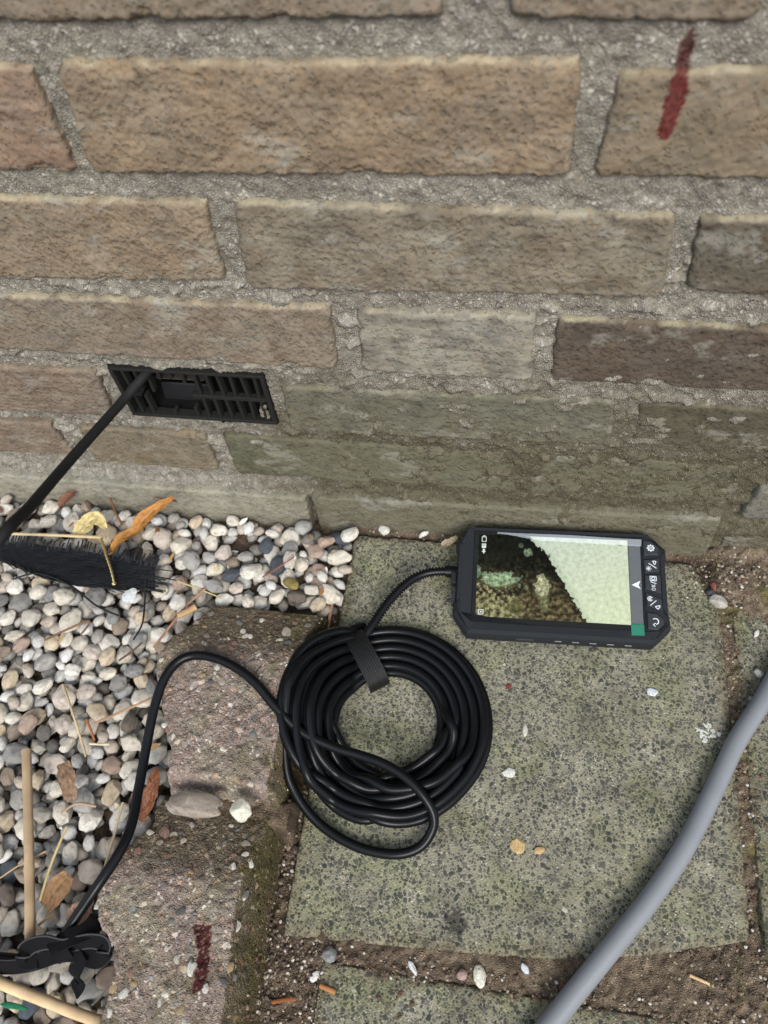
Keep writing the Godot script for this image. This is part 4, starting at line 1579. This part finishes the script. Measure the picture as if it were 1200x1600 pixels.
	for k in 9:
		var rib := PackedVector3Array()
		for i in rpath.size():
			var tt := (rpath[mini(i + 1, rpath.size() - 1)] - rpath[maxi(i - 1, 0)]).normalized()
			rib.append(rpath[i] + ta * (k - 4) * 1.65 + (ta - tt * ta.dot(tt)).normalized().cross(tt) * 0.42)
		mi(tube(rib, 0.5, 6), M.strap, "woven_rib", tie)
	# probe cable from the vent towards the lower left, off the picture
	var e := sight(-8.0, 850.0)
	var far_end := EYE + e * (335.0 / 1147.22)
	var m2 := EYE + sight(110.0, 718.0) * (418.0 / 1147.22)
	var m3 := EYE + sight(48.0, 790.0) * (372.0 / 1147.22)
	var pr := curve([Vector3(-212, 146, -70), Vector3(-216, 149, -30), wl(226, 586, 0.0), wl(190, 628, 18.0), m2, m3, far_end, far_end + Vector3(-60, -60, 30), far_end + Vector3(-120, -190, 40)], 3.0)
	tag(mi(tube(pr, 3.0, 12), M.rough_cable, "probe_cable"), "matt black probe cable running from the broken vent down to the left", "cable")
	# grey hose
	var hp := curve(trail([[1320, 850, 7], [1262, 962, 7], [1199, 1082, 7], [1152, 1158, 7], [1112, 1242, 7], [1070, 1324, 7], [1018, 1402, 7], [958, 1478, 7], [898, 1552, 7], [846, 1618, 7], [760, 1730, 7], [640, 1850, 7]]), 4.0)
	tag(mi(tube(hp, 5.9, 24, Color.WHITE, Vector3.ZERO, 0.12), M.hose, "garden_hose"), "thick plain grey hose lying across the slab at the right", "hose")


# ---------- woven strip and knotted strap ----------
func along(line: Array, s: float) -> Vector2:
	var f := s * (line.size() - 1)
	var k := mini(int(f), line.size() - 2)
	return Vector2(line[k][0], line[k][1]).lerp(Vector2(line[k + 1][0], line[k + 1][1]), f - k)


func pile(x: float, z: float, reach: int) -> float:
	var m := -50.0
	for dj in range(-reach, reach + 1):
		for di in range(-reach, reach + 1):
			m = maxf(m, top_at(x + di * HC * 2.0, z + dj * HC * 2.0))
	return m


func build_fabric_and_strap() -> void:
	var f := base("weed_fabric", gd(fl(120, 885, 18.0)))
	tag(f, "torn strip of black woven ground cloth with frayed edges on the pebbles", "fabric")
	var o := f.position * 1000.0
	var top := [[-60, 846], [0, 848], [45, 850], [125, 862], [190, 872], [228, 880], [244, 884]]
	var bot := [[-60, 876], [0, 878], [37, 893], [70, 906], [125, 920], [190, 925], [244, 924]]
	var nx := 90
	var nz := 20
	var P := PackedVector3Array()
	var C := PackedColorArray()
	for j in nz:
		for i in nx:
			var q := along(top, float(i) / (nx - 1)).lerp(along(bot, float(i) / (nx - 1)), float(j) / (nz - 1))
			var p := fl(q.x, q.y, 18.0)
			p.y = maxf(20.0, 0.6 * pile(p.x, p.z, 3) + 11.0) + 1.2 * n_mid.get_noise_2d(p.x, p.z)
			P.append(gd(p) - o)
			C.append(Color.WHITE)
	mi(grid(P, C, nx, nz), M.weave, "cloth", f)
	for k in 22:
		var ln := PackedVector3Array()
		var stop := rng.randf_range(0.90, 1.0)
		for i in 60:
			var u := stop * i / 59.0
			var q := along(top, u).lerp(along(bot, u), (k + 0.5) / 22.0)
			var p := fl(q.x, q.y, 18.0)
			p.y = maxf(20.0, 0.6 * pile(p.x, p.z, 3) + 11.0) + 1.2 * n_mid.get_noise_2d(p.x, p.z) + 0.35 + 0.3 * sin(i * 2.1 + k * PI)
			p.z += 0.3 * n_fine.get_noise_2d(i * 3.0, k * 9.0)
			ln.append(gd(p))
		mi(tube(ln, 0.38, 5, Color.WHITE, o), M.weave, "thread", f)
	var s := tool()
	for k in 84:
		var u := (k + rng.randf_range(-0.3, 0.3)) / 84.0
		var q := along(top, clampf(u, 0.0, 1.0))
		var a := fl(q.x, q.y + rng.randf_range(0, 8), 20.0)
		var lean := rng.randf_range(-0.12, 0.12) + 0.25 * sm(0.75, 1.0, u)
		var b := a + Vector3(lean * 9.0, rng.randf_range(0.0, 3.5), -1.0) + Vector3(0, 0, -rng.randf_range(5.0, 10.0))
		strand(s, gd(a) - o, gd(b) - o, 0.65)
	for k in 22:
		var q := Vector2(rng.randf_range(212, 238), rng.randf_range(886, 922))
		var a := fl(q.x, q.y, 20.0)
		var b := a + Vector3(rng.randf_range(8, 20), rng.randf_range(-2, 2), rng.randf_range(-1.2, 1.2))
		strand(s, gd(a) - o, gd(b) - o, 0.5)
	for k in 14:
		var u := rng.randf()
		var q := along(bot, u)
		var a := fl(q.x, q.y - 6.0, 23.5)
		var q2 := along(bot, minf(u + rng.randf_range(0.02, 0.12), 1.0))
		var b := fl(q2.x, q2.y + rng.randf_range(-8, 3), 20.8)
		strand(s, gd(a) - o, gd(b) - o, 0.4)
	var th := mi(done(s), M.weave, "frayed_threads", f)
	th.set_meta("kind", "stuff")
	# long loose threads over the pebbles
	for lp in [[[20, 905, 21], [60, 896, 22], [110, 915, 22], [150, 946, 21], [185, 962, 20]], [[228, 905, 22], [226, 940, 19], [222, 975, 19], [208, 1000, 18]]]:
		mi(tube(curve(trail(lp), 3.0), 0.7, 6, Color.WHITE, o), M.weave, "loose_thread", f)
	# knotted strap on the cable end
	var k := base("strap_knot", gd(fl(100, 1490, 25.0)))
	tag(k, "black velvety strap knotted in a bow around the cable end on the pebbles", "strap")
	o = k.position * 1000.0
	var b1 := curve(trail([[-40, 1506, 24], [12, 1512, 25], [50, 1506, 27], [85, 1493, 29], [112, 1489, 30], [135, 1496, 31], [152, 1500, 31], [163, 1490, 32], [160, 1474, 34], [140, 1470, 35], [118, 1474, 34], [98, 1477, 34], [72, 1472, 35], [48, 1478, 34], [37, 1490, 32], [42, 1502, 30], [58, 1500, 29]]), 1.5)
	var w1 := PackedVector3Array()
	for i in b1.size():
		w1.append(AY + Vector3(0.1, 0.35 * sin(i * 0.10), 0.0))
	var bow := mi(ribbon(b1, w1, 4.4, 1.2, Color.WHITE, o), M.velvet, "bow", k)
	for e in 2:
		var hem := PackedVector3Array()
		for i in b1.size():
			var tt := (b1[mini(i + 1, b1.size() - 1)] - b1[maxi(i - 1, 0)]).normalized()
			hem.append(b1[i] + (w1[i] - tt * w1[i].dot(tt)).normalized() * (4.3 if e == 0 else -4.3) + w1[i].cross(tt).normalized() * 0.4)
		mi(tube(hem, 0.55, 6, Color.WHITE, o), M.hem, "hem", bow)
	var b2 := curve(trail([[130, 1490, 33], [122, 1506, 30], [116, 1522, 27], [124, 1534, 23], [116, 1548, 20]]), 1.5)
	var w2 := PackedVector3Array()
	for i in b2.size():
		w2.append(Vector3(0.9, 0.45, 0.25))
	mi(ribbon(b2, w2, 5.2, 1.2, Color.WHITE, o), M.velvet, "strap_end", k)
	var b3 := curve(trail([[92, 1474, 36], [112, 1464, 37], [130, 1458, 36], [146, 1446, 33], [154, 1434, 30]]), 1.5)
	var w3 := PackedVector3Array()
	for i in b3.size():
		w3.append(Vector3(0.35, 0.35, 0.85))
	mi(ribbon(b3, w3, 5.4, 1.2, Color.WHITE, o), M.velvet, "strap_end", k)
	var b4 := curve(trail([[84, 1468, 34], [94, 1486, 37], [104, 1500, 33]]), 1.5)
	var w4 := PackedVector3Array()
	for i in b4.size():
		w4.append(Vector3(0.9, 0.1, -0.45))
	mi(ribbon(b4, w4, 4.4, 1.6, Color.WHITE, o), M.velvet, "knot", k)


func strand(s: SurfaceTool, a: Vector3, b: Vector3, r: float) -> void:
	var d := (b - a).normalized()
	var u := d.cross(Vector3.UP).normalized() * r
	var v := Vector3.UP * r * 0.6
	var m := (a + b) * 0.5 + Vector3.UP * 0.8
	for e in [[a, m], [m, b]]:
		var p: Vector3 = e[0]
		var q: Vector3 = e[1]
		quad(s, p - u, q - u, q + v, p + v, Color.WHITE)
		quad(s, p + v, q + v, q + u, p + u, Color.WHITE)
		quad(s, p + u, q + u, q - u, p - u, Color.WHITE)


# ---------- leaves, sticks and crumbs ----------
# spine: [px, py, height]; half widths in mm per spine point; fold lifts the edges
func leaf(called: String, spine: Array, half: Array, fold: float, c: Color, label: String, thin_twist := 0.0, category := "leaf") -> void:
	var ctl := trail(spine)
	var path := curve(ctl, 1.2)
	var n := path.size()
	var nw := 13
	var P := PackedVector3Array()
	var C := PackedColorArray()
	var o: Vector3 = ctl[ctl.size() / 2]
	for j in n:
		var s := float(j) / (n - 1)
		var hs := s * (half.size() - 1)
		var hk := mini(int(hs), half.size() - 2)
		var hw: float = lerpf(half[hk], half[hk + 1], hs - hk)
		var t := (path[mini(j + 1, n - 1)] - path[maxi(j - 1, 0)]).normalized()
		var across := t.cross(Vector3.UP).normalized().rotated(t, thin_twist * (s - 0.5))
		var up := across.cross(t)
		for i in nw:
			var a := float(i) / (nw - 1) * 2.0 - 1.0
			var edge := 1.0 + 0.20 * n_mid.get_noise_2d(s * 60.0 + i, a * 9.0 + spine[0][0])
			var p := path[j] + across * a * hw * edge + up * (fold * a * a * hw + 0.9 * n_mid.get_noise_2d(s * 44.0, a * 15.0 + spine[0][1]) - 0.4 * absf(sin(s * 22.0 - absf(a) * 5.0)) * 0.5)
			P.append(p - o)
			var v := 0.95 + 0.5 * n_mid.get_noise_2d(s * 50.0, a * 20.0) - (0.22 if absf(a) < 0.10 else 0.0) - 0.3 * sm(0.2, 0.5, n_fine.get_noise_2d(s * 40.0, a * 16.0))
			C.append(Color(c.r * v, c.g * v, c.b * v))
	tag(mi(grid(P, C, nw, n), M.leaf if category == "leaf" else M.organic, called, null, o), label, category)


func stick(called: String, pts: Array, r: float, c: Color, label: String, category: String, group := "", knots := []) -> void:
	var path := curve(trail(pts), 2.0)
	var rad := []
	for k in path.size():
		var s := float(k) / (path.size() - 1)
		var q := r * (1.0 + 0.07 * n_mid.get_noise_1d(k * 1.5))
		for kn in knots:
			q += r * 0.16 * sm(0.02, 0.0, absf(s - kn))
		rad.append(q)
	var o := path[path.size() / 2]
	tag(mi(tube(path, rad, 10 if r > 1.5 else 6, c, o, 0.5), M.organic, called, null, o), label, category, group)


func crumb(called: String, px: float, py: float, h: float, size: Vector3, c: Color, label: String, category: String, sd := 0, angular := 0.8) -> void:
	var p := gd(fl(px, py, h))
	var o := mi(stone_mesh(200 + sd, 3 if size.x > 4.0 else 2, Vector3.ONE, angular), tinted(c), called, null, p)
	o.basis = Basis(Vector3.UP, sd * 1.7) * Basis.from_scale(size * 0.001)
	tag(o, label, category)


func build_litter() -> void:
	leaf("yellow_leaf", [[116, 838, 21], [132, 822, 24], [150, 812, 25], [166, 826, 23]], [2.0, 7.5, 8.5, 5.0, 1.0], 0.25, lin(206, 186, 128), "crumpled pale yellow leaf behind the black woven strip")
	leaf("orange_leaf", [[176, 866, 22], [190, 846, 27], [212, 832, 29], [226, 812, 31], [246, 794, 35], [272, 776, 43]], [6.0, 7.5, 5.5, 6.0, 5.0, 3.0, 0.6], 0.5, lin(170, 118, 60), "curled orange brown leaf standing up by the wall foot", 1.6)
	leaf("brown_leaf", [[245, 1200, 30], [240, 1225, 31], [232, 1255, 29], [220, 1284, 25]], [1.0, 4.0, 4.6, 4.0, 1.5], 0.3, lin(120, 76, 50), "reddish brown leaf wedged between cable and kerb")
	leaf("dry_leaf", [[690, 852, 6], [705, 846, 7], [714, 838, 8]], [1.5, 3.0, 2.4, 1.0], 0.4, lin(168, 152, 124), "small dry beige leaf beside the top left corner of the monitor")
	leaf("red_brown_leaf", [[92, 792, 20], [106, 778, 22], [118, 768, 21]], [2.0, 4.5, 4.0, 1.5], 0.5, lin(118, 80, 60), "small red brown leaf among the pebbles under the probe cable")
	# bark and wood
	var bark := [
		["bark_flake", [[98, 1192, 22], [106, 1222, 24], [112, 1252, 22]], [3.5, 5.5, 5.0, 3.0], lin(150, 122, 98), "pinkish brown bark flake beside the upright bamboo stick"],
		["bark_flake", [[70, 1418, 22], [88, 1392, 24], [108, 1368, 24]], [5.0, 7.0, 7.5, 4.0], lin(156, 122, 90), "broad orange brown bark flake above the knotted strap"],
		["wood_chip", [[112, 1448, 22], [124, 1430, 23], [134, 1412, 22]], [6.0, 8.0, 7.0, 3.0], lin(206, 164, 138), "pale pink wood chip behind the knotted strap"]]
	for b in bark:
		leaf(b[0], b[1], b[2], 0.12, b[3], b[4], 0.3, "bark" if b[0] == "bark_flake" else "wood chip")
	stick("bamboo_stick", [[41, 1172, 27], [44, 1280, 27], [46, 1380, 28], [47, 1482, 27]], 3.0, lin(186, 160, 128), "thick tan bamboo stick lying upright in the picture at the far left", "stick", "", [0.02, 0.63])
	stick("bamboo_stick", [[-60, 1505, 24], [0, 1536, 24], [60, 1560, 24], [120, 1584, 24], [176, 1604, 25]], 3.1, lin(206, 178, 138), "pale bamboo cane lying diagonally across the bottom left corner", "stick", "", [0.42, 0.9])
	stick("twig", [[240, 1012, 30], [266, 978, 30], [290, 948, 27], [320, 920, 24]], 1.0, lin(166, 128, 104), "thin reddish twig leaning on the far end of the kerb", "twig")
	stick("hollow_stalk", [[278, 962, 29], [292, 956, 29], [306, 948, 29]], 2.4, lin(190, 156, 116), "short hollow tan stalk stub at the far end of the kerb", "stalk")
	stick("straw", [[18, 834, 24], [80, 836, 25], [165, 840, 25]], 1.3, lin(206, 184, 140), "pale straw lying just behind the black woven strip", "straw")
	var straws := [
		[[98, 1070, 20], [118, 1128, 22], [134, 1182, 20], "long pale straw stem pointing at the bark flake"],
		[[148, 1130, 21], [190, 1112, 22], [238, 1090, 23], "brownish stem just left of the raised cable arch"],
		[[135, 1124, 21], [142, 1142, 21], [148, 1158, 20], "short orange stalk piece crossing below the brown stem"],
		[[62, 1408, 24], [80, 1350, 25], [104, 1292, 24], "straight yellow straw above the broad bark flake"],
		[[162, 1360, 24], [178, 1306, 25], [192, 1254, 24], "straw lying close beside the cable at the kerb edge"],
		[[144, 1416, 23], [150, 1390, 24], [160, 1354, 25], "fine grey stem beside the cable above the knot"],
		[[186, 1032, 20], [206, 1018, 21], [222, 1004, 22], "dark bent twig left of the kerb end"],
		[[278, 908, 20], [310, 920, 21], [345, 934, 20], "thin yellow straw at the far edge of the kerb"],
		[[410, 902, 18], [436, 886, 19], [460, 870, 18], "short red brown stem among the pebbles near the slab corner"],
		[[150, 1260, 22], [120, 1256, 22], [96, 1270, 21], "small beige twig beside the bark flake"],
		[[140, 1162, 22], [155, 1163, 22], [170, 1163, 21], "tiny pale stick lying level among white pebbles"],
		[[0, 1372, 21], [30, 1352, 22], [72, 1330, 21], "thin stem crossing behind the bamboo stick"],
		[[60, 1446, 23], [72, 1436, 24], [84, 1428, 23], "short thick orange twig next to the bamboo stick"],
		[[126, 992, 20], [138, 970, 21], [70, 1000, 19], "thin brown stem bent among pebbles below the woven strip"],
		[[222, 772, 18], [250, 778, 19], [275, 784, 18], "short red brown stem below the wall ledge"],
		[[172, 778, 18], [180, 800, 19], [190, 818, 19], "brown bark strand behind the orange leaf"]]
	var tone := [lin(206, 184, 144), lin(176, 140, 112), lin(178, 116, 76), lin(208, 186, 134), lin(190, 170, 136), lin(150, 142, 128), lin(96, 76, 62), lin(200, 180, 130), lin(150, 96, 78), lin(176, 150, 122), lin(214, 200, 172), lin(180, 152, 120), lin(190, 140, 90), lin(130, 100, 78), lin(128, 84, 66), lin(132, 92, 70)]
	for k in straws.size():
		var q: Array = straws[k]
		stick("straw" if k in [0, 3, 4, 7, 10] else "stem", [q[0], q[1], q[2]], 0.6 if k in [5, 7, 8, 11] else 0.85, tone[k], q[3], "straw" if k in [0, 3, 4, 7, 10] else "stem")
	# straight debris in the kerb joint and on the soil
	stick("wood_splinter", [[522, 925, 0], [516, 960, 0], [508, 1000, -1]], 1.3, lin(172, 130, 104), "pale pink splinter in the joint between kerb and slab", "splinter")
	stick("wood_splinter", [[425, 1566, 0], [445, 1562, 0], [462, 1561, -1]], 1.3, lin(150, 96, 60), "dark orange splinter on the soil by the kerb foot", "splinter")
	stick("wood_splinter", [[500, 1540, 0], [512, 1545, 0], [524, 1550, -1]], 1.5, lin(160, 112, 72), "short brown splinter at the corner of the lower slab", "splinter")
	stick("dry_straw", [[1078, 1524, 0], [1096, 1532, 1], [1114, 1540, 0]], 0.9, lin(196, 168, 122), "curved straw coloured blade on the sand at lower right", "blade")
	# the twisted brass nail leaning on the woven strip
	var np := curve(trail([[158, 842, 27], [166, 868, 27], [174, 892, 26], [179, 914, 24]]), 0.5)
	var rad := []
	for k in np.size():
		var sN := float(k) / (np.size() - 1)
		rad.append((0.95 + 0.28 * sin(k * 1.05)) if sN < 0.93 else 1.9)
	var no := np[np.size() / 2]
	tag(mi(tube(np, rad, 8, Color.WHITE, no), M.brass, "brass_nail", null, no), "thin ridged brass nail lying across the black woven strip", "nail")
	# leaf scraps and bark crumbs lying among the pebbles
	var ls := []
	var lc := []
	for k in 44:
		var x := rng.randf_range(-400.0, -190.0) if k < 28 else rng.randf_range(-300.0, -110.0)
		var z := rng.randf_range(20.0, 360.0) if k < 28 else rng.randf_range(12.0, 80.0)
		if kerb_h(x, z)[0] > 8.0:
			continue
		var sz := rng.randf_range(1.2, 3.2)
		ls.append(Transform3D(Basis(Vector3.UP, rng.randf() * TAU) * Basis(Vector3.RIGHT, rng.randf_range(-0.5, 0.5)) * Basis.from_scale(Vector3(1.5, 0.16, 0.7) * sz * 0.001), gd(Vector3(x, top_at(x, z) + 0.6, z)) * 0.001))
		lc.append([Color(0.52, 0.38, 0.26), Color(0.68, 0.55, 0.38), Color(0.4, 0.28, 0.2), Color(0.78, 0.7, 0.54), Color(0.3, 0.24, 0.2), Color(0.86, 0.84, 0.8)][rng.randi() % 6])
	var lm := MultiMesh.new()
	lm.transform_format = MultiMesh.TRANSFORM_3D
	lm.use_colors = true
	lm.mesh = stone_mesh(91, 2, Vector3.ONE, 1.0)
	lm.instance_count = ls.size()
	for k in ls.size():
		lm.set_instance_transform(k, ls[k])
		lm.set_instance_color(k, lc[k])
	var lmi := MultiMeshInstance3D.new()
	lmi.multimesh = lm
	lmi.material_override = mat(null, null, 1.0, 0.0, 0.8, Color.WHITE, true, false, 0.3)
	put(lmi, "leaf_scraps")
	tag(lmi, "small brown leaf scraps and bark crumbs lying among the pebbles", "leaf litter", "", "stuff")
	# stones and crumbs one can point at
	crumb("flat_stone", 303, 1257, 35.0, Vector3(18.5, 8.0, 8.0), lin(160, 148, 134), "long flat grey stone in the gap between the two kerb stones", "stone", 0, 0.35)
	crumb("quartz_stone", 377, 1266, 36.0, Vector3(6.6, 5.0, 6.4), lin(222, 218, 200), "chunky white quartz stone on the kerb beside the flat grey stone", "stone", 1, 1.0)
	crumb("grey_pebble", 515, 1492, 1.5, Vector3(4.2, 3.4, 4.2), lin(142, 142, 142), "round grey pebble in the joint below the big slab", "stone", 2, 0.1)
	crumb("white_chip", 750, 1526, 0.5, Vector3(5.6, 2.4, 3.9), lin(232, 226, 208), "largest white chip in the joint below the big slab", "chip", 3)
	crumb("pink_chip", 722, 1524, 0.5, Vector3(3.4, 2.2, 3.0), lin(176, 150, 142), "small pinkish chip left of the largest white chip", "chip", 4)
	crumb("white_flake", 645, 1513, 0.5, Vector3(4.6, 0.9, 1.6), lin(236, 236, 232), "thin white flake in the joint below the coil", "flake", 5)
	crumb("white_flake", 820, 1514, 0.5, Vector3(2.0, 0.9, 3.0), lin(226, 232, 236), "bluish white flake in the joint next to the grey hose", "flake", 6)
	crumb("white_flake", 492, 1526, -1.0, Vector3(2.2, 1.2, 3.8), lin(232, 230, 224), "ragged white flake on the soil at the kerb foot", "flake", 7)
	crumb("pale_stone", 1123, 940, 2.0, Vector3(4.6, 4.0, 6.6), lin(190, 184, 174), "pale stone at the broken corner right of the monitor", "stone", 8)
	crumb("dark_stone", 1110, 926, 1.0, Vector3(3.4, 3.0, 3.4), lin(74, 74, 74), "dark stone touching the pale stone at the broken slab corner", "stone", 9)
	crumb("brick_shard", 1116, 916, 1.0, Vector3(4.8, 1.6, 2.4), lin(158, 94, 80), "small red brick shard at the broken slab corner", "shard", 10)
	crumb("blue_white_flake", 1020, 1081, 0.8, Vector3(3.8, 0.8, 3.0), lin(222, 228, 234), "bluish white flake on the slab under the monitor's right end", "flake", 11)
	crumb("white_bit", 795, 1207, 0.6, Vector3(3.2, 0.9, 4.4), lin(226, 226, 218), "oval white fleck on the slab to the right of the coil", "fleck", 12)
	crumb("white_bit", 820, 1141, 0.6, Vector3(1.8, 0.8, 4.4), lin(216, 212, 198), "narrow pale fleck on the slab above the oval white fleck", "fleck", 13)
	crumb("tan_flake", 809, 1322, 0.6, Vector3(4.6, 1.0, 4.4), lin(214, 184, 130), "larger tan flake in the middle of the slab", "flake", 14)
	crumb("tan_flake", 843, 1329, 0.6, Vector3(3.6, 1.0, 2.2), lin(210, 176, 124), "smaller tan flake right of the larger tan flake", "flake", 15)
	crumb("red_bit", 795, 1073, 0.6, Vector3(2.2, 0.9, 1.8), lin(138, 56, 52), "dark red speck on the slab right of the coil", "speck", 16)
	crumb("white_crumb", 1186, 1052, 1.0, Vector3(3.0, 2.2, 3.4), lin(206, 202, 190), "white crumb in the joint above the grey hose", "crumb", 17)
	crumb("white_crumb", 600, 828, 2.0, Vector3(5.0, 3.8, 4.4), lin(214, 210, 196), "pale crumb at the wall foot above the slab's left corner", "crumb", 18)
	crumb("white_crumb", 662, 834, 2.0, Vector3(4.6, 2.2, 2.4), lin(230, 228, 220), "flat white crumb at the wall foot left of the monitor", "crumb", 19)
	crumb("white_crumb", 1182, 990, 0.5, Vector3(1.6, 0.8, 3.2), lin(232, 230, 224), "slim white crumb on the right hand slab near the wall", "crumb", 20)
	crumb("plastic_shard", 202, 930, 22.0, Vector3(6.4, 1.0, 5.0), lin(226, 230, 230), "flat bluish white shard at the end of the woven strip", "shard", 21)
	crumb("moss_clump", 455, 912, 14.0, Vector3(6.5, 3.0, 4.2), lin(142, 126, 72), "dry yellow moss clump at the far kerb corner", "moss", 22, 0.4)
	crumb("green_bit", 20, 1572, 19.0, Vector3(8.0, 1.2, 1.6), lin(38, 120, 84), "green plastic sliver in the bottom left corner", "sliver", 0)
	# lichen patch: a thin crust of flecks
	var li := base("lichen_patch", gd(fl(1103, 1146, 0.4)))
	tag(li, "white lichen patch on the slab left of the grey hose", "lichen")
	for k in 26:
		var d := Vector3(rng.randfn(0, 3.2), 0, rng.randfn(0, 3.0))
		var m := mi(stone_mesh(230 + k % 4, 2, Vector3.ONE, 0.6), tinted(lin(224, 226, 218)), "lichen_fleck", li, d)
		m.basis = Basis(Vector3.UP, k * 1.3) * Basis.from_scale(Vector3(rng.randf_range(0.7, 1.9), 0.3, rng.randf_range(0.6, 1.6)) * 0.001)
	# grit nobody could count
	var tr := []
	var co := []
	var pal := [Color(0.70, 0.68, 0.64), Color(0.47, 0.42, 0.36), Color(0.36, 0.31, 0.27), Color(0.27, 0.24, 0.22), Color(0.56, 0.52, 0.45), Color(0.38, 0.28, 0.24)]
	var zones := [
		[-112.0, -98.0, 66.0, 330.0, 360, 2.2], [-108.0, 172.0, 284.0, 308.0, 700, 1.7], [-110.0, 180.0, 3.0, 12.0, 260, 2.0], [168.0, 184.0, 10.0, 300.0, 340, 2.0],
		[-108.0, -70.0, 284.0, 345.0, 420, 1.7], [-100.0, 168.0, 14.0, 280.0, 420, 0.9], [180.0, 250.0, 10.0, 300.0, 260, 1.3], [120.0, 180.0, 240.0, 320.0, 380, 1.6], [140.0, 200.0, 6.0, 44.0, 260, 2.4],
		[-110.0, -99.0, 200.0, 260.0, 60, 3.0]]
	for zn in zones:
		for k in int(zn[4] * 1.35):
			var x := rng.randf_range(zn[0], zn[1])
			var z := rng.randf_range(zn[2], zn[3])
			var h := 0.0
			var on_slab := (x > SLAB_X0 + 3 and x < SLAB_X1 - 3 and z > SLAB_Z0 + 3 and z < slab_z1(x) - 3) or (x > 184.0 and z > 28.0 and z < 298.0) or (z > 308.0 and x > -75.0 and x < 193.0)
			if not on_slab:
				h = soil_h(x, z)
			if x < -98.0:
				h = maxf(h, kerb_h(x, z)[0])
				if h > 14.0:
					continue
			var size: float = zn[5] * rng.randf_range(0.22, 0.75) * (0.6 if on_slab else 1.0)
			tr.append(Transform3D(Basis(Vector3.UP, rng.randf() * TAU) * Basis.from_scale(Vector3(1.0, 0.6, 0.75) * size * 0.001), gd(Vector3(x, h + size * 0.25, z)) * 0.001))
			var pick: int = [0, 1, 1, 2, 2, 2, 2, 3, 3, 3, 4, 4, 5, 2, 1, 3][rng.randi() % 16] if not on_slab else [0, 4, 4, 1, 3, 2][rng.randi() % 6]
			co.append(pal[pick])
	var mm := MultiMesh.new()
	mm.transform_format = MultiMesh.TRANSFORM_3D
	mm.use_colors = true
	mm.mesh = stone_mesh(90, 1, Vector3.ONE, 0.9)
	mm.instance_count = tr.size()
	for k in tr.size():
		mm.set_instance_transform(k, tr[k])
		mm.set_instance_color(k, co[k])
	var g := MultiMeshInstance3D.new()
	g.multimesh = mm
	g.material_override = mat(null, null, 1.0, 0.0, 0.85, Color.WHITE, true, false, 0.3)
	put(g, "grit")
	tag(g, "scattered grit, crumbs and soil grains in the paving joints", "grit", "", "stuff")
